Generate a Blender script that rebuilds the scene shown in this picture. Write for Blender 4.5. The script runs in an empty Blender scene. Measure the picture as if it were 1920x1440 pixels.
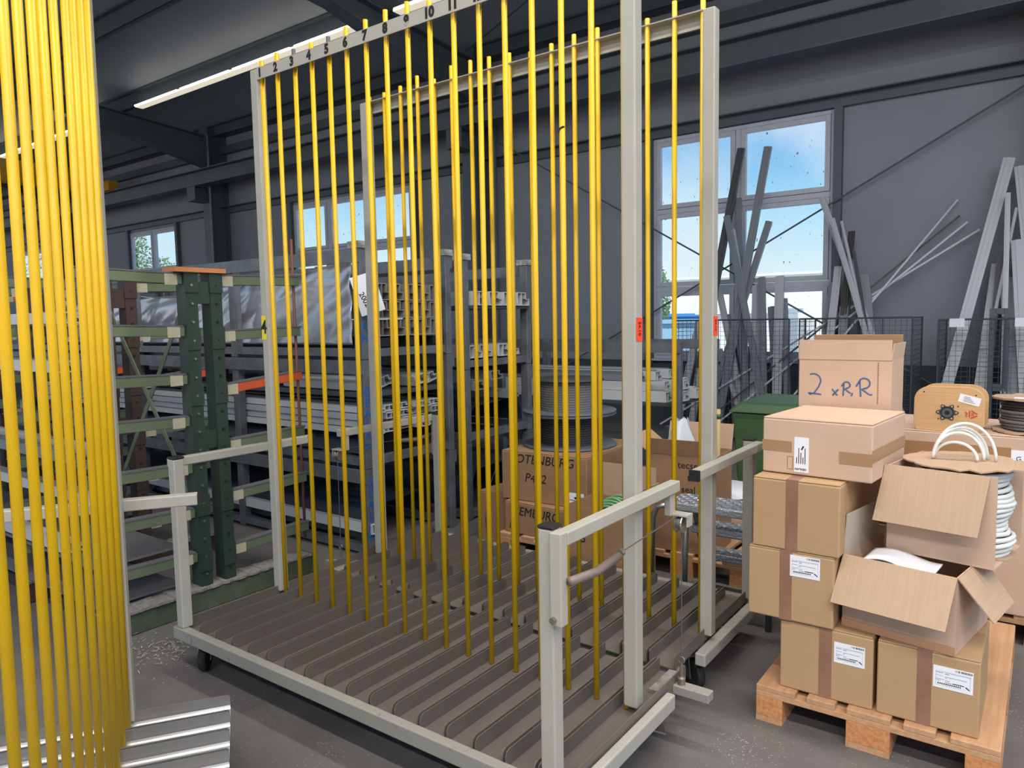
import bpy, bmesh, math, random
from mathutils import Vector, Matrix

# ------------------------------------------------------------------ camera, world, light
S = bpy.context.scene
COL = S.collection
RIGHT = Vector((0.80559, 0.59217, -0.01783))
CAM = Vector((3.2463, -2.2481, 1.5827))
YAW, PITCH, ROLL, FPX = -0.6347, 0.0877, -0.0179, 1371.34


def cam_axes():
    cy, sy, cp, sp = math.cos(YAW), math.sin(YAW), math.cos(PITCH), math.sin(PITCH)
    f = Vector((sy * cp, cy * cp, -sp))
    r = Vector((cy, -sy, 0))
    u = r.cross(f)
    cr, sr = math.cos(ROLL), math.sin(ROLL)
    return cr * r + sr * u, -sr * r + cr * u, f


AR, AU, AF = cam_axes()
cd = bpy.data.cameras.new('camera')
cam = bpy.data.objects.new('camera', cd)
COL.objects.link(cam)
cd.sensor_width = 36.0
cd.lens = FPX / 1920 * 36.0
cd.clip_start = 0.05
cd.clip_end = 400
M = Matrix.Identity(4)
for i in range(3):
    M[i][0], M[i][1], M[i][2], M[i][3] = AR[i], AU[i], -AF[i], CAM[i]
cam.matrix_world = M
S.camera = cam

S.view_settings.view_transform = 'Standard'
S.view_settings.look = 'None'
S.view_settings.exposure = 0.35
S.view_settings.gamma = 1.0
S.view_settings.use_curve_mapping = False


def pray(x, y):                       # direction through a photograph pixel
    return AR * ((x - 960) / FPX) - AU * ((y - 720) / FPX) + AF


def on_y(x, y, Y):
    d = pray(x, y)
    return CAM + d * ((Y - CAM.y) / d.y)


def on_z(x, y, Z=0.0):
    d = pray(x, y)
    return CAM + d * ((Z - CAM.z) / d.z)


def C(h, a=1.0):                      # sRGB hex -> linear
    h = h.lstrip('#')
    o = []
    for i in (0, 2, 4):
        c = int(h[i:i + 2], 16) / 255
        o.append(c / 12.92 if c <= .04045 else ((c + .055) / 1.055) ** 2.4)
    return (*o, a)


# world: pale summer sky with thin cloud
W = bpy.data.worlds.new('sky')
S.world = W
W.use_nodes = True
nt = W.node_tree
nt.nodes.clear()
wo = nt.nodes.new('ShaderNodeOutputWorld')
bg = nt.nodes.new('ShaderNodeBackground')
tc = nt.nodes.new('ShaderNodeTexCoord')
sx = nt.nodes.new('ShaderNodeSeparateXYZ')
cr = nt.nodes.new('ShaderNodeValToRGB')
cr.color_ramp.elements[0].position = 0.02
cr.color_ramp.elements[0].color = (0.98, 1.0, 1.0, 1)
cr.color_ramp.elements[1].position = 0.45
cr.color_ramp.elements[1].color = (0.17, 0.42, 0.85, 1)
e_ = cr.color_ramp.elements.new(.13)
e_.color = (.50, .80, 1.0, 1)
e_ = cr.color_ramp.elements.new(.21)
e_.color = (.21, .52, .90, 1)
ns = nt.nodes.new('ShaderNodeTexNoise')
ns.inputs['Scale'].default_value = 4.0
ns.inputs['Detail'].default_value = 6
rmp = nt.nodes.new('ShaderNodeValToRGB')
rmp.color_ramp.elements[0].position = .46
rmp.color_ramp.elements[1].position = .74
mx = nt.nodes.new('ShaderNodeMixRGB')
mx.inputs[2].default_value = (0.95, 0.97, 1.0, 1)
nt.links.new(tc.outputs['Generated'], sx.inputs[0])
nt.links.new(sx.outputs['Z'], cr.inputs[0])
nt.links.new(tc.outputs['Generated'], ns.inputs['Vector'])
nt.links.new(ns.outputs['Fac'], rmp.inputs[0])
nt.links.new(rmp.outputs[0], mx.inputs[0])
nt.links.new(cr.outputs[0], mx.inputs[1])
nt.links.new(mx.outputs[0], bg.inputs[0])
bg.inputs[1].default_value = 0.8
nt.links.new(bg.outputs[0], wo.inputs[0])

ROOF0, ROOFK = 6.14, 0.075            # roof underside z = ROOF0 + ROOFK*(8-Y)
# unseen area lamps added to brighten the hall; the row at Y 5.6 is in view and built below
sun = bpy.data.lights.new('sun', 'SUN')      # shines from behind the camera; the roof keeps it off everything in view but the yard
sun.energy = 3.2
sun.angle = math.radians(.6)
sun.color = (1.0, .95, .86)
so_ = bpy.data.objects.new('sun', sun)
so_.rotation_euler = (math.radians(36), 0, math.radians(-14))
COL.objects.link(so_)
FILL_ROWS = [(4.6, .9, 240), (5.4, -2.9, 390), (5.4, -6.4, 480)]  # out-of-view rows added for brightness, placed to steer the falloff
for lx, ly, pw in FILL_ROWS:
    la = bpy.data.lights.new('lamp_row_light', 'AREA')
    la.shape = 'RECTANGLE'
    la.size, la.size_y = 9.0, 0.22
    la.energy = pw
    la.color = (1.0, 0.965, 0.925)
    lo = bpy.data.objects.new('lamp_row_light', la)
    lo.location = (lx, ly, 5.86)
    COL.objects.link(lo)

# ------------------------------------------------------------------ materials
MATS = {}


def mat(name, col, rough=.6, metal=0.0, col2=None, scale=6.0, amt=.5, bump=0.0, bscale=60.0, stretch=None,
        spec=.5, emit=None, estr=0.0, thr=(.35, .7)):
    if name in MATS:
        return MATS[name]
    m = bpy.data.materials.new(name)
    m.use_nodes = True
    t = m.node_tree
    b = t.nodes['Principled BSDF']
    col = C(col) if isinstance(col, str) else col
    b.inputs['Base Color'].default_value = col
    b.inputs['Roughness'].default_value = rough
    b.inputs['Metallic'].default_value = metal
    b.inputs['Specular IOR Level'].default_value = spec
    if emit:
        b.inputs['Emission Color'].default_value = C(emit)
        b.inputs['Emission Strength'].default_value = estr
    vec = None
    if col2 or bump:
        tcn = t.nodes.new('ShaderNodeTexCoord')
        vec = tcn.outputs['Object']
        if stretch:
            mp = t.nodes.new('ShaderNodeMapping')
            mp.inputs['Scale'].default_value = stretch
            t.links.new(vec, mp.inputs[0])
            vec = mp.outputs[0]
    if col2:
        n = t.nodes.new('ShaderNodeTexNoise')
        n.inputs['Scale'].default_value = scale
        n.inputs['Detail'].default_value = 5
        n.inputs['Roughness'].default_value = .62
        t.links.new(vec, n.inputs['Vector'])
        r = t.nodes.new('ShaderNodeValToRGB')
        r.color_ramp.elements[0].position = thr[0]
        r.color_ramp.elements[1].position = thr[1]
        r.color_ramp.elements[0].color = col
        c2 = C(col2) if isinstance(col2, str) else col2
        r.color_ramp.elements[1].color = tuple(col[i] * (1 - amt) + c2[i] * amt for i in range(3)) + (1,)
        t.links.new(n.outputs['Fac'], r.inputs[0])
        t.links.new(r.outputs[0], b.inputs['Base Color'])
    if bump:
        n2 = t.nodes.new('ShaderNodeTexNoise')
        n2.inputs['Scale'].default_value = bscale
        n2.inputs['Detail'].default_value = 3
        t.links.new(vec, n2.inputs['Vector'])
        bp = t.nodes.new('ShaderNodeBump')
        bp.inputs['Strength'].default_value = bump
        bp.inputs['Distance'].default_value = .01
        t.links.new(n2.outputs['Fac'], bp.inputs['Height'])
        t.links.new(bp.outputs[0], b.inputs['Normal'])
    MATS[name] = m
    return m


def floor_mat():
    m = mat('floor_concrete', '#6d6967', .55, col2='#565250', scale=1.3, amt=.9, bump=.15, bscale=40)
    t = m.node_tree
    b = t.nodes['Principled BSDF']
    base = b.inputs['Base Color'].links[0].from_socket
    tcn = t.nodes.new('ShaderNodeTexCoord')
    # pale sawdust specks gathered in patches
    vo = t.nodes.new('ShaderNodeTexVoronoi')
    vo.inputs['Scale'].default_value = 75
    n = t.nodes.new('ShaderNodeTexNoise')
    n.inputs['Scale'].default_value = 2.2
    n.inputs['Detail'].default_value = 4
    t.links.new(tcn.outputs['Object'], vo.inputs['Vector'])
    t.links.new(tcn.outputs['Object'], n.inputs['Vector'])
    mr = t.nodes.new('ShaderNodeMapRange')
    mr.inputs[1].default_value, mr.inputs[2].default_value = .50, .72
    mr.inputs[3].default_value, mr.inputs[4].default_value = .12, .36
    t.links.new(n.outputs['Fac'], mr.inputs[0])
    lt = t.nodes.new('ShaderNodeMath')
    lt.operation = 'LESS_THAN'
    t.links.new(vo.outputs['Distance'], lt.inputs[0])
    t.links.new(mr.outputs[0], lt.inputs[1])
    n3 = t.nodes.new('ShaderNodeTexNoise')
    n3.inputs['Scale'].default_value = 160
    t.links.new(tcn.outputs['Object'], n3.inputs['Vector'])
    g3 = t.nodes.new('ShaderNodeMath')
    g3.operation = 'GREATER_THAN'
    g3.inputs[1].default_value = .52
    t.links.new(n3.outputs['Fac'], g3.inputs[0])
    mu = t.nodes.new('ShaderNodeMath')
    mu.operation = 'MULTIPLY'
    t.links.new(lt.outputs[0], mu.inputs[0])
    t.links.new(g3.outputs[0], mu.inputs[1])
    mxx = t.nodes.new('ShaderNodeMixRGB')
    mxx.inputs[2].default_value = C('#a09d9a')
    t.links.new(mu.outputs[0], mxx.inputs[0])
    t.links.new(base, mxx.inputs[1])
    t.links.new(mxx.outputs[0], b.inputs['Base Color'])
    return m


def glass_mat():
    m = bpy.data.materials.new('window_glass')
    m.use_nodes = True
    t = m.node_tree
    t.nodes.clear()
    o = t.nodes.new('ShaderNodeOutputMaterial')
    tr = t.nodes.new('ShaderNodeBsdfTransparent')
    tr.inputs[0].default_value = (.93, .97, .98, 1)
    gl = t.nodes.new('ShaderNodeBsdfGlossy')
    gl.inputs['Roughness'].default_value = .12
    df = t.nodes.new('ShaderNodeBsdfDiffuse')
    df.inputs[0].default_value = C('#6b6a66')
    m1 = t.nodes.new('ShaderNodeMixShader')
    m1.inputs[0].default_value = .012
    m2 = t.nodes.new('ShaderNodeMixShader')
    tcn = t.nodes.new('ShaderNodeTexCoord')
    mp = t.nodes.new('ShaderNodeMapping')
    mp.inputs['Scale'].default_value = (7, 1, 3.5)
    n = t.nodes.new('ShaderNodeTexNoise')
    n.inputs['Scale'].default_value = 3.5
    n.inputs['Detail'].default_value = 9
    r = t.nodes.new('ShaderNodeValToRGB')
    r.color_ramp.elements[0].position = .66
    r.color_ramp.elements[1].position = .75
    t.links.new(tcn.outputs['Object'], mp.inputs[0])
    t.links.new(mp.outputs[0], n.inputs['Vector'])
    t.links.new(n.outputs['Fac'], r.inputs[0])
    t.links.new(tr.outputs[0], m1.inputs[1])
    t.links.new(gl.outputs[0], m1.inputs[2])
    t.links.new(r.outputs[0], m2.inputs[0])
    t.links.new(m1.outputs[0], m2.inputs[1])
    t.links.new(df.outputs[0], m2.inputs[2])
    t.links.new(m2.outputs[0], o.inputs[0])
    return m


mFLOOR = floor_mat()
mGLASS = glass_mat()
mWALL = mat('wall_panel', '#8c9098', .75, col2='#80848c', scale=.8, amt=.8)
mPLINTH = mat('wall_plinth', '#3f454c', .8)
mROOF = mat('roof_panel', '#a4acb6', .5, col2='#969ea8', scale=.6, amt=.6)
mSTEEL = mat('painted_steel_blue_grey', '#4e575f', .5, col2='#59626a', scale=2.0, amt=.7)
mWFRAME = mat('window_pvc', '#bfc2cf', .45, col2='#adb0bb', scale=5, amt=.6)
mLAMPH = mat('lamp_housing', '#e9e2d0', .5, emit='#fff2d8', estr=.55)
mTUBE = mat('lamp_tube', '#ffffff', .4, emit='#fff6ec', estr=3.2)
mYEL = mat('yellow_sleeve', '#dcae00', .42, col2='#b0860f', scale=7, amt=.55, stretch=(1, 1, .25), thr=(.45, .75))
mCREAM = mat('cream_paint', '#aaa69b', .42, col2='#9c988d', scale=4, amt=.6)
mCREAMW = mat('cream_paint_worn', '#8f8c82', .5, col2='#544f49', scale=24, amt=.8, thr=(.62, .72))
mDUST = mat('dusty_sheet_steel', '#645c56', .5, metal=.2, col2='#837a73', scale=5, amt=.6, stretch=(1, .2, 1))
mZINC = mat('bright_sheet_steel', '#b0aeac', .3, metal=.7, col2='#8c8a88', scale=4, amt=.7, stretch=(1, .35, 1))
mBLACK = mat('black_plastic', '#1c1c1e', .5)
mRUB = mat('caster_rubber', '#19191a', .75, col2='#4a4745', scale=30, amt=.8, thr=(.6, .7))
mCHROME = mat('plated_steel', '#a5a29c', .35, metal=.9)
mGALV = mat('galvanised_steel', '#62656b', .45, metal=.35, col2='#82858a', scale=9, amt=.7)
mGREEN = mat('dark_green_steel', '#22342a', .5, col2='#2d3d31', scale=3, amt=.7)
mOLIVE = mat('olive_green_steel', '#59664c', .55, col2='#69735c', scale=4, amt=.6)
mBROWN = mat('dark_brown_steel', '#402e29', .55)
mORANGE = mat('orange_steel', '#c4532a', .5, col2='#a44a2b', scale=8, amt=.6)
mRUST = mat('rusty_rod', '#7a4a3a', .6)
mPADG = mat('grey_rubber_pad', '#58575b', .8)
mPVC = mat('white_pvc_profile', '#c6c6c6', .35, col2='#adaeb0', scale=3, amt=.6, stretch=(.2, 3, 3))
mPVCK = mat('soiled_pvc_profile', '#8d8882', .45)  # white PVC darkened to stand in for shade inside the hollow ends
mPVCL = mat('pale_grey_pvc_profile', '#b0b3b9', .38)
mPVCG = mat('grey_pvc_profile', '#7d828a', .4)
mPVCD = mat('anthracite_profile', '#45474d', .5)
mPVCB = mat('dark_brown_profile', '#2f2a29', .5)
mALU = mat('silver_foil', '#b9bbc2', .22, metal=.55, bump=.35, bscale=9)
mNAVY = mat('navy_foil', '#2c3442', .4, bump=.4, bscale=8)
mCARD = mat('cardboard', '#cbac94', .78, col2='#bd9c83', scale=3, amt=.6, bump=.05, bscale=30)
mCARDD = mat('cardboard_brown', '#b4926b', .7, col2='#a88660', scale=2.4, amt=.6)
mCARDI = mat('cardboard_inside', '#b3977d', .8, col2='#a6896d', scale=5, amt=.6, stretch=(30, 1, 1))
mTAPE = mat('brown_tape', '#8a6350', .3, col2='#9c7561', scale=10, amt=.6)
mPAPER = mat('white_paper', '#e9e9ee', .6)
mINK = mat('black_ink', '#1a1a1c', .6)
mGINK = mat('grey_print', '#8c8c92', .6)
mBLUEINK = mat('blue_marker', '#3f5f8d', .6)
mBLUEL = mat('blue_lettering', '#1f5fa8', .5)
mREDINK = mat('red_print', '#c8432f', .6)
mREDTAG = mat('orange_red_sticker', '#f2461f', .45)
mYTAG = mat('yellow_sticker', '#e3cf2a', .5)
mPINE = mat('pallet_pine', '#c79b74', .7, col2='#a87a55', scale=5, amt=.7, stretch=(8, .6, 8))
mCHIP = mat('pallet_chip_block', '#b87342', .8, col2='#e0a873', scale=60, amt=.7)
mKRAFT = mat('reel_flange_board', '#d3a878', .65, col2='#c1935f', scale=6, amt=.7, stretch=(.4, 1, 26), bump=.1, bscale=20)
mWCABLE = mat('white_seal_cord', '#dcdbd6', .5)
mWIRE = mat('wire_mesh_steel', '#4b5056', .5, metal=.4)
mBIN = mat('green_bin_plastic', '#3f5a38', .45)
mBAG = mat('clear_bag', '#c3c6cc', .25)
mHOSE = mat('green_hose', '#6f9c6f', .4)
mTREAD = mat('tread_plate', '#c2c6cc', .32, metal=.75, bump=.5, bscale=90)
mLADDER = mat('ladder_tube', '#6c6f72', .4, metal=.5)
mOUTG = mat('yard_concrete', '#d8d5cf', .9)
mOUTW = mat('yard_white', '#eceae6', .8)
mOUTB = mat('yard_blue', '#4a8fd0', .7)
mLEAF = mat('tree_leaf', '#93ad7c', .7, col2='#b9cc9f', scale=2, amt=.8)
mBARK = mat('tree_bark', '#5b4a3c', .9)
mCRANE = mat('crane_yellow', '#c99a1d', .5)
mSPOOLD = mat('spool_grey_plastic', '#5a6069', .45)
mSPOOLB = mat('spool_dark_tape', '#3c3b3c', .55)
mSPOOLG = mat('spool_grey_tape', '#6e6b69', .55)
mDEBRIS = mat('cream_dirt', '#8f8a80', .9, col2='#5c5850', scale=20, amt=.9)


# ------------------------------------------------------------------ mesh helpers
class MB:
    def __init__(s):
        s.v, s.f = [], []

    def add(s, vs, fs):
        n = len(s.v)
        s.v += [tuple(p) for p in vs]
        s.f += [tuple(i + n for i in f) for f in fs]
        return s

    def box(s, x0, x1, y0, y1, z0, z1):
        return s.add([(x0, y0, z0), (x1, y0, z0), (x1, y1, z0), (x0, y1, z0), (x0, y0, z1), (x1, y0, z1), (x1, y1, z1), (x0, y1, z1)],
                     [(0, 3, 2, 1), (4, 5, 6, 7), (0, 1, 5, 4), (1, 2, 6, 5), (2, 3, 7, 6), (3, 0, 4, 7)])

    def hexa(s, p):                     # 4 bottom points, 4 top points
        return s.add(p, [(0, 3, 2, 1), (4, 5, 6, 7), (0, 1, 5, 4), (1, 2, 6, 5), (2, 3, 7, 6), (3, 0, 4, 7)])

    def prism(s, poly, vec):            # polygon extruded by vec
        n = len(poly)
        vec = Vector(vec)
        vs = [Vector(p) for p in poly] + [Vector(p) + vec for p in poly]
        fs = [tuple(range(n - 1, -1, -1)), tuple(range(n, 2 * n))] + [(i, (i + 1) % n, n + (i + 1) % n, n + i) for i in range(n)]
        return s.add(vs, fs)

    def bar(s, a, b, w, h, up=(0, 0, 1)):   # rectangular bar from a to b
        a, b = Vector(a), Vector(b)
        d = (b - a).normalized()
        up = Vector(up)
        if abs(d.dot(up)) > .95:
            up = Vector((0, 1, 0)) if abs(d.y) < .9 else Vector((1, 0, 0))
        r = d.cross(up).normalized()
        u = r.cross(d)
        q = [(-1, -1), (1, -1), (1, 1), (-1, 1)]
        return s.hexa([a + r * (i * w / 2) + u * (j * h / 2) for i, j in q] + [b + r * (i * w / 2) + u * (j * h / 2) for i, j in q])

    def tube(s, path, r, n=8, closed=False, caps=True):
        P = [Vector(p) for p in path]
        m = len(P)
        ref = None
        rings = []
        for i in range(m):
            if closed:
                d = P[(i + 1) % m] - P[i - 1]
            else:
                d = P[min(i + 1, m - 1)] - P[max(i - 1, 0)]
            d.normalize()
            if ref is None:
                ref = Vector((0, 0, 1)) if abs(d.z) < .9 else Vector((1, 0, 0))
            x = ref - d * ref.dot(d)
            if x.length < 1e-4:
                x = d.orthogonal()
            x.normalize()
            ref = x
            y = d.cross(x)
            rr = r[i] if isinstance(r, (list, tuple)) else r
            rings.append([P[i] + x * (rr * math.cos(2 * math.pi * k / n)) + y * (rr * math.sin(2 * math.pi * k / n)) for k in range(n)])
        vs = [p for q in rings for p in q]
        fs = []
        for i in range(m if closed else m - 1):
            j = (i + 1) % m
            for k in range(n):
                l = (k + 1) % n
                fs.append((i * n + k, i * n + l, j * n + l, j * n + k))
        if caps and not closed:
            fs += [tuple(range(n - 1, -1, -1)), tuple(range((m - 1) * n, m * n))]
        return s.add(vs, fs)

    def cyl(s, a, b, r, n=16):
        return s.tube([a, b], r, n)

    def lathe(s, prof, o=(0, 0, 0), n=32, axis='z'):   # prof: (radius, height) list, closed solid if ends at r=0
        vs, fs = [], []
        m = len(prof)
        for rr, h in prof:
            for k in range(n):
                a = 2 * math.pi * k / n
                p = (rr * math.cos(a), rr * math.sin(a), h)
                if axis == 'x':
                    p = (p[2], p[0], p[1])
                elif axis == 'y':
                    p = (p[0], p[2], p[1])
                vs.append((p[0] + o[0], p[1] + o[1], p[2] + o[2]))
        for i in range(m - 1):
            for k in range(n):
                l = (k + 1) % n
                fs.append((i * n + k, i * n + l, (i + 1) * n + l, (i + 1) * n + k))
        return s.add(vs, fs)

    def grid(s, fn, nu, nv):
        vs = [fn(i / nu, j / nv) for j in range(nv + 1) for i in range(nu + 1)]
        fs = [(j * (nu + 1) + i, j * (nu + 1) + i + 1, (j + 1) * (nu + 1) + i + 1, (j + 1) * (nu + 1) + i) for j in range(nv) for i in range(nu)]
        return s.add(vs, fs)

    def mesh(s, name, m, smooth=False):
        me = bpy.data.meshes.new(name)
        me.from_pydata(s.v, [], s.f)
        me.materials.append(m)
        bm = bmesh.new()
        bm.from_mesh(me)
        bmesh.ops.recalc_face_normals(bm, faces=bm.faces)
        bm.to_mesh(me)
        bm.free()
        if smooth:
            for p in me.polygons:
                p.use_smooth = True
        me.update()
        return me

    def build(s, name, m, parent=None, smooth=False, bevel=0.0, seg=2):
        return link(s.mesh(name, m, smooth), name, parent, bevel, seg)


def link(me, name, parent=None, bevel=0.0, seg=2, loc=None):
    o = bpy.data.objects.new(name, me)
    COL.objects.link(o)
    if parent is not None:
        o.parent = parent
    if loc is not None:
        o.location = loc
    if bevel:
        b = o.modifiers.new('bevel', 'BEVEL')
        b.width = bevel
        b.segments = seg
        b.limit_method = 'ANGLE'
        b.angle_limit = math.radians(40)
    return o


def tag(o, label=None, cat=None, group=None, kind=None):
    if label:
        o['label'] = label
    if cat:
        o['category'] = cat
    if group:
        o['group'] = group
    if kind:
        o['kind'] = kind
    return o


def thing(name, label, cat, loc=(0, 0, 0), rz=0.0, group=None):
    o = bpy.data.objects.new(name, None)
    o.empty_display_size = .1
    COL.objects.link(o)
    o.location = loc
    o.rotation_euler = (0, 0, rz)
    return tag(o, label, cat, group)


def struct(name, mb, m, label, smooth=False, bevel=0.0):
    return tag(mb.build(name, m, None, smooth, bevel), label, kind='structure')


TXT = {}


def text_mesh(txt, size, m, bold=0.0, depth=.0006, shear=0.0, spacing=1.0):
    key = (txt, size, m.name, bold, shear)
    if key in TXT:
        return TXT[key]
    cu = bpy.data.curves.new('lettering', 'FONT')
    cu.body = txt
    cu.size = size
    cu.align_x = 'CENTER'
    cu.align_y = 'CENTER'
    cu.offset = bold
    cu.extrude = depth
    cu.shear = shear
    cu.space_character = spacing
    cu.resolution_u = 3
    ob = bpy.data.objects.new('tmp', cu)
    COL.objects.link(ob)
    dg = bpy.context.evaluated_depsgraph_get()
    me = bpy.data.meshes.new_from_object(ob.evaluated_get(dg))
    COL.objects.unlink(ob)
    bpy.data.objects.remove(ob)
    me.materials.clear()
    me.materials.append(m)
    TXT[key] = me
    return me


def put_text(txt, size, m, parent, origin, xdir, ydir, bold=0.0, name='lettering', shear=0.0, depth=.0006):
    """text with its baseline along xdir and its up along ydir, in the parent's space"""
    o = link(text_mesh(txt, size, m, bold, depth, shear), name, parent)
    x, y = Vector(xdir).normalized(), Vector(ydir).normalized()
    z = x.cross(y)
    mm = Matrix.Identity(4)
    for i in range(3):
        mm[i][0], mm[i][1], mm[i][2], mm[i][3] = x[i], y[i], z[i], origin[i]
    o.matrix_local = mm
    return o


def strokes(parent, lines, m, origin, xdir, ydir, r=.002, name='handwriting'):
    """hand-drawn marker strokes on a plane"""
    x, y, o = Vector(xdir).normalized(), Vector(ydir).normalized(), Vector(origin)
    mb = MB()
    for ln in lines:
        mb.tube([o + x * a + y * b for a, b in ln], r, 6)
    return mb.build(name, m, parent)


ORD = 'first second third fourth fifth sixth seventh eighth ninth tenth eleventh twelfth thirteenth fourteenth fifteenth sixteenth seventeenth eighteenth nineteenth twentieth'.split()
rnd = random.Random(7)

# ------------------------------------------------------------------ hall shell
WY = 8.0
struct('floor', MB().box(-34, 9, -13, WY + .25, -.12, 0), mFLOOR, 'dusty grey concrete hall floor')

WINS = [(-24.85, -22.05, 3.02, 4.10), (-17.2, -14.8, 3.02, 4.12), (-10.1, -6.5, 1.0, 4.14), (-1.6, .93, .96, 4.19)]
wb = MB()
xs = -34
for x0, x1, z0, z1 in WINS:
    wb.box(xs, x0, WY, WY + .1, .93, 6.4)
    wb.box(x0, x1, WY, WY + .1, z1, 6.4)
    wb.box(x0, x1, WY, WY + .1, .93, z0) if z0 > .95 else None
    xs = x1
wb.box(xs, 9, WY, WY + .1, .93, 6.4)
wall = struct('wall_back', wb, mWALL, 'grey sandwich panel wall with windows')
struct('trim_1', MB().box(-34, 9, WY - .03, WY + .14, 0, .93), mPLINTH, 'dark concrete plinth along the foot of the window wall')
g = MB()
g.prism([(-34, WY + .3, ROOF0 - .02), (-34, -12, ROOF0 + ROOFK * 20), (-34, -12, ROOF0 + ROOFK * 20 + .12), (-34, WY + .3, ROOF0 + .12)], (43, 0, 0))
struct('ceiling', g, mROOF, 'grey sheet metal roof lining')
for i, (y, dp) in enumerate(((7.72, .22), (5.62, .27), (3.68, .27), (1.7, .27), (-.3, .27), (-2.3, .27), (-4.3, .27), (-6.3, .27))):
    zt = ROOF0 + ROOFK * (8 - y)
    p = MB().box(-34, 9, y - .012, y + .012, zt - dp, zt).box(-34, 9, y, y + .09, zt - dp, zt - dp + .012).box(-34, 9, y - .09, y, zt - .02, zt - .004)
    struct('purlin', p, mSTEEL, 'dark steel roof purlin running along the hall')

for cx in (-28.4, -20.5, -12.62, -4.75, 3.25):
    # column (I-section) and tapered rafter
    c = MB().box(cx - .14, cx + .14, 7.5, 7.52, 0, 6.1).box(cx - .14, cx + .14, 7.94, 7.96, 0, 6.1).box(cx - .01, cx + .01, 7.52, 7.94, 0, 6.1)
    c.box(cx - .2, cx + .2, 7.3, 7.98, 0, .02)
    struct('column', c, mSTEEL, 'dark steel H-section column at the window wall')
    top = lambda y: ROOF0 + ROOFK * (8 - y) - .275
    r = MB()
    pts = [(7.52, 5.22), (4.6, 5.86), (-12, top(-12) - .45)]
    for (ya, za), (yb, zb) in zip(pts[:-1], pts[1:]):
        r.hexa([(cx - .008, ya, za), (cx + .008, ya, za), (cx + .008, yb, zb), (cx - .008, yb, zb), (cx - .008, ya, top(ya)), (cx + .008, ya, top(ya)), (cx + .008, yb, top(yb)), (cx - .008, yb, top(yb))])
        for zz0, zz1 in ((za, zb), (top(ya), top(yb))):
            r.hexa([(cx - .13, ya, zz0 - .018), (cx + .13, ya, zz0 - .018), (cx + .13, yb, zz1 - .018), (cx - .13, yb, zz1 - .018), (cx - .13, ya, zz0), (cx + .13, ya, zz0), (cx + .13, yb, zz1), (cx - .13, yb, zz1)])
    struct('rafter', r, mSTEEL, 'tapered steel roof rafter above a wall column')
    b = MB().box(cx - .16, cx + .16, 7.1, 7.5, 4.40, 4.42).box(cx - .16, cx + .16, 7.12, 7.14, 4.42, 4.72).box(cx - .01, cx + .01, 7.14, 7.5, 4.42, 4.72).box(cx - .16, cx + .16, 7.1, 7.5, 4.72, 4.735)
    struct('crane_bracket', b, mSTEEL, 'steel corbel carrying the crane girder at a column')
cg = MB().box(-34, 9, 7.14, 7.44, 4.735, 4.755).box(-34, 9, 7.14, 7.44, 5.06, 5.08).box(-34, 9, 7.28, 7.30, 4.755, 5.06).box(-34, 9, 7.27, 7.31, 5.08, 5.12)
struct('crane_girder', cg, mSTEEL, 'long dark steel crane runway girder along the window wall')
gt = MB().box(-34, 9, 7.93, 7.99, 4.20, 4.33).box(-34, 9, 7.80, 7.99, 4.32, 4.335)
struct('trim_2', gt, mSTEEL, 'steel girt above the window heads')
gt2 = MB().box(-34, 9, 7.86, 7.99, 5.55, 5.72).box(-34, 9, 7.80, 7.99, 5.95, 6.1)
struct('trim_3', gt2, mSTEEL, 'steel eaves rail at the top of the window wall')
for k, (x0, x1, z0, z1) in enumerate(WINS):
    j = MB()
    for xx in (x0 - .1, x1):
        j.box(xx, xx + .1, 7.9, 7.995, max(z0 - .1, 0), 4.2)
    struct('trim_%d' % (k + 4), j, mSTEEL, 'dark steel jambs either side of a window')
br = MB().tube([(-4.6, 7.8, 4.70), (3.1, 7.8, .14)], .012, 8).tube([(-4.6, 7.86, -.1 + .12), (3.1, 7.86, 4.16)], .012, 8)
struct('wind_brace', br, mSTEEL, 'crossed steel brace rods in front of the tall window')
br = MB().tube([(-1.2, 5.9, 6.02), (3.2, 2.2, 6.2)], .014, 6).tube([(-4.6, 7.3, 5.95), (3.2, 3.6, 6.05)], .014, 6)
struct('roof_brace', br, mSTEEL, 'thin roof brace rods under the roof lining')


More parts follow.
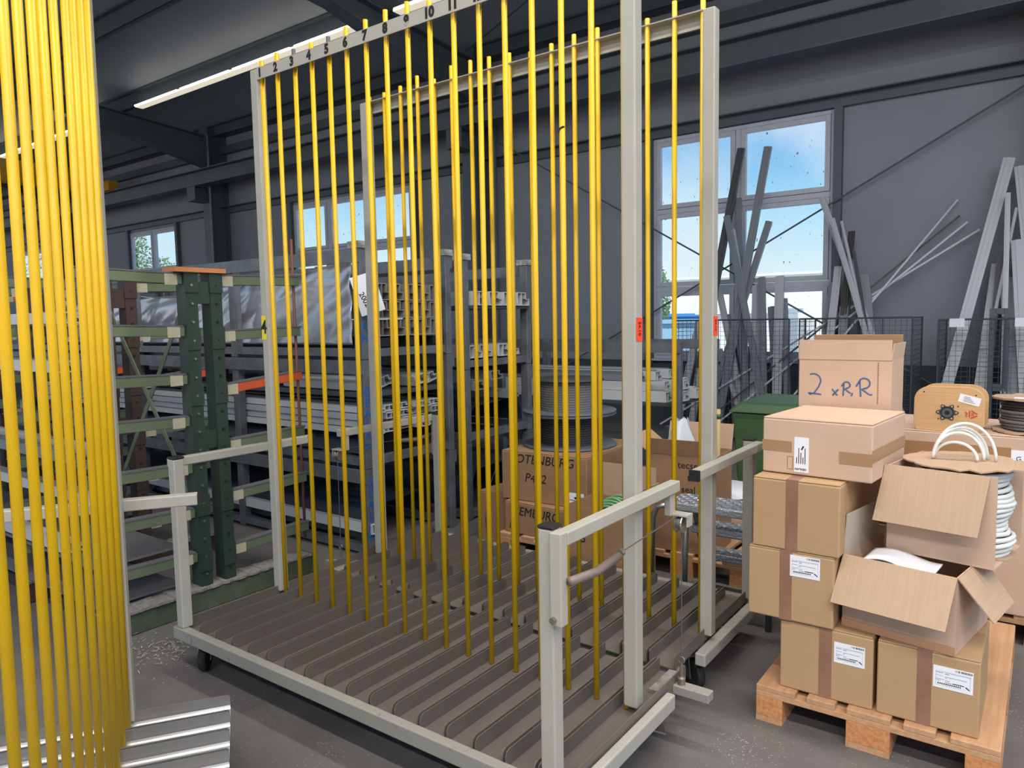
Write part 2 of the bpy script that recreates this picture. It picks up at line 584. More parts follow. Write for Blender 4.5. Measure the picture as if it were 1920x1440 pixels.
def window(n, x0, x1, z0, z1, cols, rows, label):
    w = thing('window_%d' % n, label, None, (x0, WY, z0))
    w['kind'] = 'structure'
    W_, H_ = x1 - x0, z1 - z0
    fr = MB()
    for a in (0, W_ - .05):
        fr.box(a, a + .05, -.02, .08, 0, H_)
    for a in (0, H_ - .05):
        fr.box(.05, W_ - .05, -.02, .08, a, a + .05)
    cxs = [.05]
    for c in cols[:-1]:
        fr.box(c - .04, c + .04, -.02, .08, .05, H_ - .05)
        cxs += [c - .04, c + .04]
    cxs.append(W_ - .05)
    rzs = [.05]
    for r_ in rows[:-1]:
        for i in range(0, len(cxs), 2):
            fr.box(cxs[i], cxs[i + 1], -.02, .08, r_ - .035, r_ + .035)
        rzs += [r_ - .035, r_ + .035]
    rzs.append(H_ - .05)
    fr.build('window_frame', mWFRAME, w, bevel=.004)
    for i in range(0, len(cxs), 2):
        for j in range(0, len(rzs), 2):
            a, b, c, d = cxs[i] + .004, cxs[i + 1] - .004, rzs[j] + .004, rzs[j + 1] - .004
            t_ = .065
            sh = MB().box(a, a + t_, -.035, .03, c, d).box(b - t_, b, -.035, .03, c, d).box(a + t_, b - t_, -.035, .03, c, c + t_).box(a + t_, b - t_, -.035, .03, d - t_, d)
            so = sh.build('sash', mWFRAME, w, bevel=.005)
            MB().box(a + t_, b - t_, 0.0, .006, c + t_, d - t_).build('pane', mGLASS, so)
    if H_ > 2:
        MB().box(-.03, W_ + .03, -.1, -.02, -.03, .0).build('window_sill', mWFRAME, w)
    return w


R3 = [1.05, 2.15, 3.2]
window(1, *WINS[0], [1.4, 2.8], [1.08], 'far two-pane window behind the yellow bars at the left')
window(2, *WINS[1], [1.2, 2.4], [1.1], 'small two-pane window above the green rack')
window(3, *WINS[2], [1.15, 2.38, 3.6], [1.03, 2.1, 3.14], 'wide three-column window behind the middle of the rack')
window(4, *WINS[3], [1.275, 2.53], [1.03, 2.17, 3.23], 'tall two-column window behind the leaning profiles')

struct('conduit', MB().tube([(-12.4, 7.46, .2), (-12.4, 7.46, 5.9)], .03, 8), mGALV, 'pale vertical conduit on the far column')
struct('downpipe', MB().tube([(-4.45, 7.8, .2), (-4.45, 7.8, 5.6)], .05, 10), mSTEEL, 'dark downpipe beside the middle column')
# fluorescent light strips in view (on the purlin at Y 5.62) and the added unseen rows over the carts
def lamp_row(x0, x1, y, z, label, seglen=1.5):
    t = thing('strip_light', label, 'strip light', ((x0 + x1) / 2, y, z))
    a, b = x0 - (x0 + x1) / 2, x1 - (x0 + x1) / 2
    MB().box(a, b, -.05, .11, 0, .035).build('housing', mLAMPH, t)
    n = max(1, round((b - a) / seglen))
    L = (b - a) / n
    for i in range(n):
        MB().tube([(a + i * L + .06, -.085, .012), (a + (i + 1) * L - .06, -.085, .012)], .014, 8).build('tube_lamp', mTUBE, t, smooth=True)
    return t


lamp_row(-11.75, -5.0, 5.56, 5.97, 'lit fluorescent strip light running to the rafter behind the numbered rail')
lamp_row(-4.45, -1.2, 5.56, 5.97, 'short lit strip light at the top edge beyond the dark rafter')
lamp_row(-20.3, -13.2, 5.56, 5.97, 'far lit strip light seen between the foreground yellow bars')
for k, (lx, ly, pw) in enumerate(FILL_ROWS):
    lamp_row(lx - 4.5, lx + 4.5, ly, 5.9, ['strip light row high above the near rack, out of view', 'strip light row above the camera, out of view', 'strip light row behind the camera, out of view'][k])

# ------------------------------------------------------------------ bar carts
HX = 1.0325
CACHE = {}


def cmesh(key, fn):
    if key not in CACHE:
        CACHE[key] = fn()
    return CACHE[key]


def caster(parent, x, y, swivel, brake):
    c, s_ = math.cos(swivel), math.sin(swivel)

    def w(a, b, z):
        return (x + a * c - b * s_, y + a * s_ + b * c, z)
    f = MB()
    f.hexa([w(-.045, -.04, .145), w(.045, -.04, .145), w(.045, .04, .145), w(-.045, .04, .145), w(-.045, -.04, .155), w(.045, -.04, .155), w(.045, .04, .155), w(-.045, .04, .155)])
    for sd in (-1, 1):
        b0, b1 = sd * .030, sd * .026
        f.hexa([w(-.045, b0, .05), w(-.005, b0, .05), w(-.005, b1, .05), w(-.045, b1, .05), w(-.03, b0, .146), w(.04, b0, .146), w(.04, b1, .146), w(-.03, b1, .146)])
    o = f.build('caster_fork', mCHROME, parent)
    wh = MB()
    n = 24
    prof = [(.0, -.019), (.045, -.019), (.058, -.017), (.0625, -.008), (.0625, .008), (.058, .017), (.045, .019), (.0, .019)]
    vs, fs = [], []
    for rr, h in prof:
        for k in range(n):
            a = 2 * math.pi * k / n
            vs.append(w(-.03 + rr * math.cos(a), h, .0625 + rr * math.sin(a)))
    for i in range(len(prof) - 1):
        for k in range(n):
            l = (k + 1) % n
            fs.append((i * n + k, i * n + l, (i + 1) * n + l, (i + 1) * n + k))
    wh.add(vs, fs).build('caster_wheel', mRUB, o, smooth=False)
    if brake:
        p = MB()
        p.hexa([w(.03, -.025, .10), w(.13, -.03, .075), w(.13, .03, .075), w(.03, .025, .10), w(.03, -.025, .106), w(.13, -.03, .081), w(.13, .03, .081), w(.03, .025, .106)])
        p.build('brake_pedal', mCHROME, o)


def lane_mesh(m):
    b = MB()
    y0, y1, z0, z1, t = -.525, .33, .186, .243, .004
    ch = .02
    b.box(.005, .117, y0, y1, z0, z0 + t)
    for xa, sg in ((.005 + t, 1), (.117 - t, -1)) if m is mZINC else ():       # rolled fillets between floor and walls
        q = [(xa + sg * .022 * (1 - math.sin(k * math.pi / 10)), z0 + t + .022 * (1 - math.cos(k * math.pi / 10))) for k in range(6)]
        for (x_a, z_a), (x_b, z_b) in zip(q[:-1], q[1:]):
            b.add([(x_a, y0 + .004, z_a), (x_b, y0 + .004, z_b), (x_b, y1, z_b), (x_a, y1, z_a)], [(0, 1, 2, 3)])
    for a in (.005, .117 - t):
        b.prism([(a, y0, z0 + t), (a, y1, z0 + t), (a, y1, z1 - .006), (a, y1 - .006, z1), (a, y0 + ch, z1), (a, y0 + ch * .3, z1 - ch * .3), (a, y0, z1 - ch)], (t, 0, 0))
    return b.mesh('channel', m)


def make_cart(label, loc, rz, lane_mat, short=(), group=None, jit=0.0, seed=1, lean=(0, 0)):
    rr = random.Random(seed)
    t = thing('bar_cart', label, 'cart', loc, rz, group)
    K = lambda n, fn: cmesh(n, fn)
    link(K('front_rail', lambda: MB().box(-1.055, 1.10, -.562, -.522, .150, .206).mesh('front_rail', mCREAMW)), 'front_rail', t, .004)
    for sd in (-1, 1):
        a, b = (1.0665, 1.10) if sd > 0 else (-1.055, -1.009)
        link(K('side_rail%d' % sd, lambda: MB().box(a, b, -.521, .145, .160 if sd > 0 else .135, .216 if sd > 0 else .188).mesh('side_rail', mCREAM)), 'side_rail', t, .005)
    for yy in (-.3, .02, .27):
        link(K('cross%g' % yy, lambda: MB().box(-.994, .994, yy - .02, yy + .02, .150, .185).mesh('cross_member', mCREAM)), 'cross_member', t)
    for sd in (-1, 1):
        a, b = sorted((sd * (HX - .052), sd * HX))
        link(K('post%d' % sd, lambda: MB().box(a, b, -.03, .022, .216, 2.81).mesh('post', mCREAM)), 'post', t, .005)
        a, b = sorted((sd * (HX - .05), sd * HX))
        cp = link(K('cpost%d' % sd, lambda: MB().box(a, b, -.553, -.503, .2065, .985).mesh('corner_post', mCREAM)), 'corner_post', t, .005)
        link(K('ccap%d' % sd, lambda: MB().box(a - .002, b + .002, -.555, -.501, .985, .996).mesh('end_cap', mBLACK)), 'end_cap', cp, .004)
        a, b = sorted((sd * (HX + .0005), sd * (HX + .041)))
        y1 = .245 if sd > 0 else .255
        ar = link(K('arm%d' % sd, lambda: MB().box(a, b, -.535, y1, .943, .983).mesh('side_arm', mCREAM)), 'side_arm', t, .004)
        if sd < 0:
            link(K('acap%d' % sd, lambda: MB().box(a - .001, b + .001, y1, y1 + .012, .942, .984).mesh('end_cap', mBLACK)), 'end_cap', ar)
    # numbered top rail (angle section) with the sleeves poking through its flange
    tr = link(K('top_rail', lambda: MB().box(-HX + .052, HX - .052, -.03, -.025, 2.755, 2.81).box(-HX + .052, HX - .052, -.025, .02, 2.805, 2.81).mesh('top_rail', mCREAM)), 'top_rail', t)
    for n in range(17):
        put_text(str(n + 1), .054, mINK, tr, (.122 * (n + 1) - 1.076, -.0305, 2.783), (1, 0, 0), (0, 0, 1), bold=.0032, name='numeral')
    lm = K('lane' + lane_mat.name, lambda: lane_mesh(lane_mat))
    rods = {}
    for n in range(17):
        link(lm, 'channel', t, loc=(-1.0081 + .122 * n, 0, 0))
        top = 2.785 if (n + 1) in short else 2.835 + rr.random() * .045
        top = round(top, 2)
        me = K('rod%g' % top, lambda: MB().tube([(0, 0, .1925), (0, 0, top)], .0106, 12).mesh('divider_rod', mYEL, False))
        for p_ in me.polygons:
            p_.use_smooth = len(p_.vertices) == 4
        o = link(me, 'divider_rod', t, loc=(.122 * (n + 1) - 1.0975, 0, 0))
        o.rotation_euler = (lean[0] + rr.uniform(-1, 1) * jit, lean[1] + rr.uniform(-1, 1) * jit, 0)
        if (n + 1) in short:
            link(K('core', lambda: MB().tube([(0, 0, 2.786), (0, 0, 2.85)], .009, 8).mesh('rod_core', mGALV)), 'rod_core', t, loc=(.122 * (n + 1) - 1.0975, 0, 0))
    for x, y, sw, bk in ((-.955, -.46, 2.3, False), (.955, -.46, 1.2, False), (-.955, .06, -.6, False), (.955, .06, .55, True)):
        caster(t, x, y, sw, bk)
    MB().cyl((.93, -.26, 0.012), (.93, -.26, .16), .017, 12).build('support_leg', mCREAM, t, True)
    # coupling lever, cable, pulley and hook on the right side
    lb = MB().box(HX + .002, HX + .04, -.572, -.536, .715, .985).build('lever_bracket', mCREAM, t, bevel=.003)
    MB().cyl((HX + .015, -.585, .735), (HX + .015, -.572, .735), .009, 10).build('bolt', mCHROME, lb)
    lv = MB().tube([(HX + .052, -.545, .845), (HX + .056, -.40, .832), (HX + .06, -.27, .845)], .0135, 10).build('lever_handle', mat('lever_brown', '#75665f', .45), t, True)
    MB().lathe([(0, -.008), (.012, -.008), (.012, .008), (0, .008)], (HX + .06, -.255, .852), 8, 'y').build('cable_clamp', mCHROME, lv)
    MB().tube([(HX + .06, -.25, .852), (HX + .05, .19, .862), (HX + .05, .212, .858)], .0022, 6).tube([(HX + .05, .236, .84), (HX + .05, .238, .30)], .0022, 6).build('cable', mLADDER, t)
    hb = MB().box(HX + .004, HX + .03, .185, .225, .86, .943).build('hanger_tab', mCREAM, t, bevel=.003)
    MB().box(HX + .02, HX + .09, .195, .245, .862, .868).box(HX + .084, HX + .09, .20, .24, .825, .862).build('pulley_bracket', mCREAM, hb)
    MB().lathe([(0, -.016), (.032, -.016), (.034, -.012), (.024, -.006), (.024, .006), (.034, .012), (.032, .016), (0, .016)], (HX + .055, .214, .832), 20, 'x').build('pulley', mCHROME, hb, False)
    hk = MB().tube([(HX + .05, .238, .29), (HX + .05, .238, .23)], .007, 8).lathe([(0, -.018), (.015, -.018), (.015, .006), (.006, .012), (0, .012)], (HX + .05, .238, .2285), 10)
    hk.tube([(HX + .05 + .012 * math.cos(k * .5236), .238, .303 + .012 * math.sin(k * .5236)) for k in range(12)], .003, 6, True)
    hk.build('cable_hook', mat('old_brass', '#8a7f70', .4, metal=.6), t)
    MB().box(HX + .025, HX + .165, .212, .262, .176, .210).build('coupling_tube', mCREAMW, t, bevel=.003)
    MB().box(HX - .04, HX + .024, .146, .33, .165, .205).build('coupling_plate', mDEBRIS, t)
    return t


c1 = make_cart('cream bar cart with yellow dividers, numbered rail facing the camera', (1.0975, 0, 0), 0, mDUST, short=(3, 5), group='wheeled profile carts', jit=.0012, seed=3)
c2 = make_cart('cream bar cart with yellow dividers parked back to back behind the numbered one', (1.0935, .6986, 0), math.pi, mDUST, group='wheeled profile carts', jit=.0012, seed=5)
a3 = math.radians(-33.22)
c3loc = Vector((.737, -1.108, 0)) + Matrix.Rotation(a3, 3, 'Z') @ Vector((1.0975 - .122, 0, 0))
c3 = make_cart('cream bar cart with bright metal channels cut by the left edge', c3loc, a3, mZINC, group='wheeled profile carts', jit=.0015, seed=11, lean=(-.0065, .010))
c3.rotation_euler = (-.004, .006, a3)
tz = on_y(1057, 243, 0).z
tm = MB().prism([(-.0112, 0, -.008), (.0112, 0, .006), (.0112, 0, .011), (-.0112, 0, .004)], (0, -.0112, 0)).build('torn_sleeve_mark', mBLACK, c1)
tm.location = (.122 * 15 - 1.0975, 0.0, tz)
st = MB().box(-HX + .001, -HX + .036, -.0315, -.0302, 1.505, 1.625).build('number_sticker', mYTAG, c1)
put_text('4', .095, mINK, st, (-HX + .0195, -.0318, 1.565), (1, 0, 0), (0, 0, 1), bold=.0014)
for c_, sd in ((c1, 1), (c2, -1)):
    s_ = MB().box(*sorted((sd * (HX + .0002), sd * (HX + .0012))), *((-.027, .018)), 1.502, 1.582).build('red_sticker', mREDTAG, c_)
    put_text('S4.10', .022, mINK, s_, (sd * (HX + .0015), -.004, 1.545), (0, 0, -1), (0, sd, 0), bold=.0003)

# ------------------------------------------------------------------ green cantilever rack frames
LEVR = (1.83, 1.52, 1.215, .895, .60, .285)
LEVL = (1.83, 1.55, 1.29, 1.06, .80, .55, .30)


def cantilever(x, label, cols, seed):
    rr = random.Random(seed)
    t = thing('cantilever_rack_frame', label, 'storage rack', (x, 0, 0), 0, 'cantilever rack frames')
    um, am, am2 = cols
    for y0 in (-.10, .045):
        up = MB().box(-.09, -.083, y0, y0 + .07, .135, 1.868).box(-.007, 0, y0, y0 + .07, .135, 1.868).box(-.083, -.007, y0, y0 + .006, .135, 1.868).build('upright', um, t)
        for z in LEVR:
            if rr.random() < .9:
                MB().box(-.004, .006, y0 - .004, y0 + .074, z - .07, z + .05).build('sleeve', um, up)
        h = MB()
        for k in range(17):
            zz = .2 + k * .1
            h.lathe([(0, -.001), (.007, -.001), (.007, .0075), (0, .0075)], (0, y0 + .035, zz), 8, 'x')
        h.build('bolt_holes', mBLACK if rr.random() < .5 else mCHROME, up)
    bb = MB().box(-.1, .012, -.64, .66, .0, .125).build('base_beam', mat('olive_base', '#3c4735', .6, col2='#555c4b', scale=6, amt=.7) if seed == 1 else um, t, bevel=.006)
    qd = random.Random(seed + 40)
    top_ = [(.022 + qd.uniform(-.008, .012), -.62 + k * .032, .1265) for k in range(40)]
    dl = MB()
    for k in range(39):
        (xa, ya, za), (xb, yb, zb) = top_[k], top_[k + 1]
        h0, h1 = qd.uniform(.004, .012), qd.uniform(.004, .012)
        dl.hexa([(-.1, ya, za), (xa, ya, za - .01), (xb, yb, zb - .01), (-.1, yb, zb), (-.1, ya, za + h0), (xa, ya, za + h0 * .5), (xb, yb, zb + h0 * .5), (-.1, yb, zb + h0)])
    dl.build('dirt_layer', mat('settled_dust', '#6f6a66', .95, col2='#8f8a86', scale=40, amt=.8), bb)
    for za, zb in ((1.70, 1.82), (.90, 1.0)):
        MB().box(-.085, -.005, -.029, .044, za, zb).build('spacer_plate', um, t)
    for z in LEVR:
        m = am2 if abs(z - 1.215) < .01 else am
        tip = .045 if m is am2 else .012
        a = MB().bar((-.045, .116, z), (-.045, .655, z + tip), .05, .052).build('arm', m, t, bevel=.003)
        MB().bar((-.045, .13, z + .030), (-.045, .66, z + tip + .031), .055, .008).build('rubber_pad', mPADG, a)
        MB().box(-.0195, -.0185, .13, .20, z - .03, z + .03).build('paper_tag', mat('old_tape', '#a8a38c', .8), a)
    for z in LEVL:
        m = am2 if seed > 2 and rr.random() < .5 else am
        a = MB().bar((-.045, -.101, z), (-.045, -.64, z + .012), .05, .052).build('arm', m, t, bevel=.003)
        MB().bar((-.045, -.11, z + .030), (-.045, -.645, z + .043), .055, .008).build('rubber_pad', mPADG, a)
        MB().box(-.0195, -.0185, -.20, -.13, z - .03, z + .03).build('paper_tag', mat('old_tape', '#a8a38c', .8), a)
    if seed == 1:
        MB().cyl((-.045, .642, .22), (-.045, .632, 2.10), .009, 8).build('stop_rod', mRUST, t, True)
    return t


cf = [cantilever(-.5, 'dark green cantilever rack frame standing right beside the numbered cart', (mGREEN, mOLIVE, mORANGE), 1),
      cantilever(-1.45, 'brown cantilever rack frame next behind the dark green one', (mBROWN, mOLIVE, mORANGE), 2),
      cantilever(-2.5, 'brown and orange cantilever rack frame third from the numbered cart', (mBROWN, mOLIVE, mORANGE), 3),
      cantilever(-3.6, 'brown and orange cantilever rack frame deepest behind the left bars', (mBROWN, mORANGE, mOLIVE), 4)]
MB().box(-.11, .02, -.16, .135, 1.8685, 1.893).build('cap_board', mat('orange_board', '#b9764a', .7), cf[0])
for z_, y0_, y1_, lb in ((.349, -.60, -.14, 'grey board across the lowest left arms of the cantilever rack'), (.14, -.60, -.15, 'grey board on the foot beams of the cantilever rack')):
    o = MB().box(-3.55, -.62, y0_, y1_, z_, z_ + .012).build('shelf_board', mat('grey_board', '#6a676a', .7))
    tag(o, lb, 'board')
bx = thing('rack_brace', 'crossed olive brace bars between the first rack frames', 'rack brace', (-.597, -.065, .0))
for z0, z1 in ((.62, 1.70),):
    MB().bar((0, 0, z0), (-.843, 0, z1), .03, .006, (0, 1, 0)).build('brace_bar', mOLIVE, bx)
    MB().bar((0, .008, z1), (-.843, .008, z0), .03, .006, (0, 1, 0)).build('brace_bar', mOLIVE, bx)
# floor litter by the rack foot
sh = MB()
for i in range(160):
    x, y = -.40 + rnd.gauss(.2, .12), -.50 + rnd.gauss(0, .09)
    a = rnd.random() * 6.28
    l = .006 + rnd.random() * .02
    sh.bar((x, y, .004 + rnd.random() * .01), (x + l * math.cos(a), y + l * math.sin(a), .004 + rnd.random() * .012), .003, .001)
tag(sh.build('plastic_shavings', mat('clear_shavings', '#a9a6a2', .3)), 'heap of thin plastic shavings at the foot of the green rack', 'shavings', kind='stuff')

# ------------------------------------------------------------------ window profiles (extruded section)


def section(mb, L, w, h, x0=0.0):
    """a hollow chambered PVC section running along -x from x0, w across y, h in z"""
    t = .006
    X0, X1 = x0 - L, x0
    mb.box(X0, X1, 0, w, 0, t).box(X0, X1, 0, w * .72, h - t, h).box(X0, X1, 0, t, t, h - t).box(X0, X1, w * .72 - t, w * .72, h * .45, h - t)
    mb.box(X0, X1, w - t, w, t, h * .45).box(X0, X1, w * .72 - t, w, h * .45, h * .45 + t).box(X0, X1, w * .36, w * .36 + .004, t, h - t)
    return mb


SEC = {}


def profile(label, group, x, y, z, L, w, h, m, rx=0.0):
    k = (L, w, h, m.name)
    if k not in SEC:
        SEC[k] = section(MB(), L, w, h).mesh('window_profile', m)
    o = link(SEC[k], 'window_profile', loc=(x, y, z))
    o.rotation_euler = (rx, 0, 0)
    return tag(o, label, 'profile', group)


# ------------------------------------------------------------------ galvanised stillages
def stillage(label, x1, L, y0, y1, z0, z1, posts, letters=None, toprail=True, group='galvanised profile stillages'):
    t = thing('stillage', label, 'stillage', (x1, y0, z0), 0, group)
    H, D = z1 - z0, y1 - y0
    for yy in (0, D - .06):
        for p in posts:
            po = MB().box(p - .075, p, yy, yy + .06, 0, H - .002).build('post', mGALV, t, bevel=.004)
            if letters and yy == 0 and p == posts[0]:
                for i, ch in enumerate('GEALAN'):
                    put_text(ch, .082, mBLUEL, po, (p + .001, .028, letters - z0 - i * .073), (0, 1, 0), (0, 0, 1), bold=.002)
        MB().box(-L, -.076, yy + .004, yy + .05, .02, .075).build('bottom_rail', mGALV, t)
        if toprail:
            MB().box(-L, -.002, yy - .022 if yy == 0 else yy + .061, yy - .001 if yy == 0 else yy + .081, H - .095, H - .005).build('top_rail', mGALV, t)
    for p in posts:
        MB().box(p - .07, p - .015, .061, D - .061, .015, .07).build('cross_beam', mGALV, t)
    return t


PST = [0, -1.42, -2.95, -4.5, -5.92]
lv1 = [(.0, .60), (.60, 1.335), (1.335, 2.07)]
nm = ['bottom', 'middle', 'top']
for k, (a, b) in enumerate(lv1):
    stillage('%s galvanised stillage of the lettered stack behind the carts' % nm[k], -.4, 6.0, 1.05, 1.95, a, b, PST, letters=(.50, 1.12, 1.84)[k])
lv2 = [(.0, .62), (.62, 1.20), (1.20, 2.05)]
for k, (a, b) in enumerate(lv2):
    stillage('%s galvanised stillage of the second stack nearer the window wall' % nm[k], -.4, 6.0, 2.1, 3.0, a, b, PST)
for p_, yy, nn in ((-.44, 1.08, 'front post of the lettered stack'), (-.44, 1.92, 'rear post of the lettered stack'), (-.44, 2.13, 'front post of the second stack'), (-.44, 2.97, 'rear post of the second stack')):
    b = MB().box(-.06, .05, -.04, .05, 0, .045).build('post_pad', mat('dirty_white_pad', '#a9a8a4', .8, col2='#5b5a58', scale=25, amt=.9))
    b.location = (p_, yy, 2.068 if yy < 2 else 2.048)
    tag(b, 'dirty white pad on the ' + nn, 'pad', 'pads on the stillage posts')

# load of the lettered stack
for i in range(5):
    for j in range(3):
        profile('white profile in the foil-wrapped block, %s row, %s from the lettered post' % (('bottom', 'middle', 'top')[j], ORD[i]), 'profiles in the foil-wrapped block', -.42, 1.215 + i * .131, 1.487 + j * .122, 5.6, .125, .115, mPVCK)
for i, (y, z) in enumerate(((1.23, 1.42), (1.5, 1.42), (1.77, 1.42))):
    o = MB().box(-5.7, -.43, 0, .12, 0, .06).build('timber_skid', mBLACK)
    o.location = (0, y, z - .005)
    tag(o, 'dark skid under the foil-wrapped block, %s from the lettered post' % ORD[i], 'skid', 'skids under the profile block')
rf = random.Random(3)
ph = [(rf.uniform(1, 5), rf.uniform(2, 8), rf.random() * 6.28, rf.random() * 6.28) for _ in range(14)]


def foil(u, v):
    x = -.62 - u * 4.4
    z = 1.43 + v * .46 + (.06 * math.sin(u * 9) * v)
    y = 1.165
    for a, b, p, q in ph:
        w_ = math.sin(a * 5 * u + b * v * .7 + p + 1.5 * math.sin(a * u * 2 + q))
        y += .0075 * (1 - abs(w_)) ** 2 * (1 if math.cos(q * 3) > 0 else -1)
    y += .05 * max(0, v - .78)
    if u < .12:
        z += (.12 - u) * 1.0 * v
    return (x, min(y, 1.208), z)


fo = MB().grid(foil, 150, 34).build('foil_wrap', mALU, smooth=True)
so = fo.modifiers.new('solid', 'SOLIDIFY')
so.thickness = .002
tag(fo, 'crumpled silver foil wrapped round the stacked profile block', 'foil wrap')
cd_ = MB().box(0, .012, 0, .16, 0, .26).build('card_tag', mPAPER)
cd_.location = (-.385, 1.045, 1.62)
cd_.rotation_euler = (.28, 0, -.9)
put_text('2002', .05, mINK, cd_, (.0125, .05, .1), (0, .2, -1), (0, 1, .2), bold=.0006)
tag(cd_, 'white card tag hanging beside the lettered post', 'tag')
for i in range(5):
    for j_ in range(4):
        profile('white profile on the middle stillage, %s layer from below, %s from the lettered post' % (ORD[j_], ORD[i]), 'profiles on the middle stillage', -.42 - .03 * ((i + j_) % 3), 1.115 + .014 * (j_ % 2) + i * .152, .818 + j_ * .049, 5.4, .13, .043, mPVCL if j_ % 3 else mPVC)
for i, (y, dx) in enumerate(((1.16, .05), (1.36, .12), (1.6, .0), (1.78, .07))):
    profile('short white profile on the dark sheet under the block, %s from the lettered post' % ORD[i], 'profiles on the carrier bars', -.45 - dx, y, 1.115, .9, .14, .07, mPVC, rx=.25)
o = MB().box(-5.6, -.45, 1.12, 1.88, 1.075, 1.105).build('carrier_sheet', mPVCD)
tag(o, 'dark carrier sheet laid across the middle stillage', 'sheet')


def lump(u, v, y0, y1, z0, h, x0, x1, sd):
    x = x0 + (x1 - x0) * u
    a = math.pi * v
    y = (y0 + y1) / 2 - (y1 - y0) / 2 * math.cos(a)
    z = z0 + h * min(1, math.sin(a) * 1.7) + .012 * math.sin(u * 31 + sd) * math.sin(v * 9 + sd) * math.sin(a)
    return (x, y, z)


for k, (y0, y1, z0, h, x0, x1, m, lb) in enumerate(((1.13, 1.9, .682, .112, -5.6, -.46, mNAVY, 'navy foil-wrapped bundle on the middle stillage'),
                                                    (1.13, 1.9, .085, .20, -5.6, -.6, mNAVY, 'dark foil-wrapped bundle on the bottom stillage'),
                                                    (2.2, 2.92, .71, .195, -5.6, -.46, mNAVY, 'dark bundle on the second stack'),
                                                    (2.2, 2.92, .085, .3, -5.6, -.46, mNAVY, 'dark bundle at the bottom of the second stack'))):
    o = MB().grid(lambda u, v: lump(u, v, y0, y1, z0, h, x0, x1, k), 60, 14).build('wrapped_bundle', m, smooth=True)
    tag(o, lb, 'bundle')
profile('long printed white profile on the bottom stillage', None, -.38, 1.065, .155, 5.4, .06, .07, mPVC)
for i in range(4):
    profile('white taped profile on top of the second stack, %s from the front' % ORD[i], 'profiles on the second stack top', -.36, 2.18 + i * .19, 1.70, 5.4, .17, .11, mPVC)
    profile('white printed profile low in the top stillage of the second stack, %s from the front' % ORD[i], 'profiles low on the second stack', -.42 - .05 * (i % 2), 2.18 + i * .19, 1.285, 5.4, .16, .10, mPVC)
o = MB().box(-5.8, -.38, 2.15, 2.95, 1.675, 1.698).build('carrier_sheet', mPVCD)
tag(o, 'dark carrier sheet near the top of the second stack', 'sheet')
put_text('GEALAN', .06, mBLUEL, o, (-.75, 2.178, 1.755), (1, 0, 0), (0, 0, 1))
for i, z in enumerate((1.03, 1.10, .93)):
    profile('grey profile in the middle of the second stack, %s from the front' % ORD[i], 'profiles in the second stack middle', -.40, 2.2 + i * .22, z, 5.4, .16, .07, mPVCG)

# low profile stillage further back with silver profiles
stillage('low galvanised stillage with loose profiles below the tall window', .72, 6.6, 3.6, 4.5, 0.0, 1.37, [0, -1.9, -3.9, -6.5])
o = MB().box(-5.6, .62, 3.68, 4.42, .80, .83).build('carrier_sheet', mPVCD)
tag(o, 'dark carrier sheet inside the low stillage', 'sheet')
for i in range(5):
    profile('silver profile on the low stillage, bottom layer, %s from the front' % ORD[i], 'silver profiles on the low stillage', .55 + .1 * (i % 2), 3.69 + i * .145, .832, 5.8, .135, .09, mPVC)
    profile('silver profile on the low stillage, middle layer, %s from the front' % ORD[i], 'silver profiles on the low stillage', .35 + .12 * (i % 3), 3.70 + i * .14, .925, 5.8, .13, .08, mPVC)
    profile('silver profile on the low stillage, top layer, %s from the front' % ORD[i], 'silver profiles on the low stillage', .28 + .1 * (i % 2), 3.70 + i * .14, 1.01, 5.8, .13, .08, mPVC if i % 2 else mPVCG)
# loose white profiles on the left cantilever arms
for i, (y, z, L, m) in enumerate(((-.30, 1.575, 2.9, mPVC), (-.44, 1.575, 2.6, mPVC), (-.33, 1.315, 3.0, mPVCG), (-.48, 1.315, 2.7, mPVC), (-.3, .825, 3.0, mPVC), (-.45, .825, 2.8, mPVCG), (-.36, .575, 3.0, mPVC), (-.5, .345, 2.8, mPVC))):
    profile('%s profile across the left rack arms, %s counted from the top arm down' % ('grey' if m is mPVCG else 'white', ORD[i]), 'profiles on the cantilever arms', -.95, y - .1, z + .031, L, .11, .06, m)

# ------------------------------------------------------------------ cartons
def ship_label(parent, x, z, w, h, y=-.001):
    """printed dispatch label on a carton front (front = local -y)"""
    p = MB().box(x, x + w, y - .0008, y, z, z + h).build('shipping_label', mPAPER, parent)
    g = MB()
    yy0, yy1 = y - .0013, y - .0008

    def r(a, b, c, d):
        g.box(x + a * w, x + b * w, yy0, yy1, z + c * h, z + d * h)
    for a, b, c, d in ((.07, .93, .77, .775), (.07, .075, .15, .77), (.925, .93, .12, .77), (.07, .8, .145, .15), (.07, .26, .7, .725), (.3, .95, .73, .745), (.3, .4, .66, .69), (.08, .26, .56, .575), (.3, .85, .54, .56), (.3, .36, .49, .51), (.08, .28, .40, .42), (.3, .42, .37, .39), (.08, .18, .33, .35), (.3, .48, .29, .31)):
        r(a, b, c, d)
    g.build('small_print', mGINK, p)
    b = MB()

    def q(a, b_, c, d):
        b.box(x + a * w, x + b_ * w, yy0, yy1, z + c * h, z + d * h)
    rr = random.Random(4)
    a = .56
    while a < .97:
        ww = rr.choice((.006, .01, .018))
        q(a, a + ww, .86, .95)
        a += ww + rr.choice((.006, .012, .03 if a < .7 else .008))
    for k in range(12):
        q(.12 + k * .05, .152 + k * .05, .19, .25)
    q(.5, .78, .29, .325)
    b.prism([(x + .8 * w, yy0, z + .27 * h), (x + .9 * w, yy0, z + .17 * h), (x + .93 * w, yy0, z + .19 * h), (x + .83 * w, yy0, z + .3 * h)], (0, .0005, 0))
    b.build('bar_code', mINK, p)
    return p


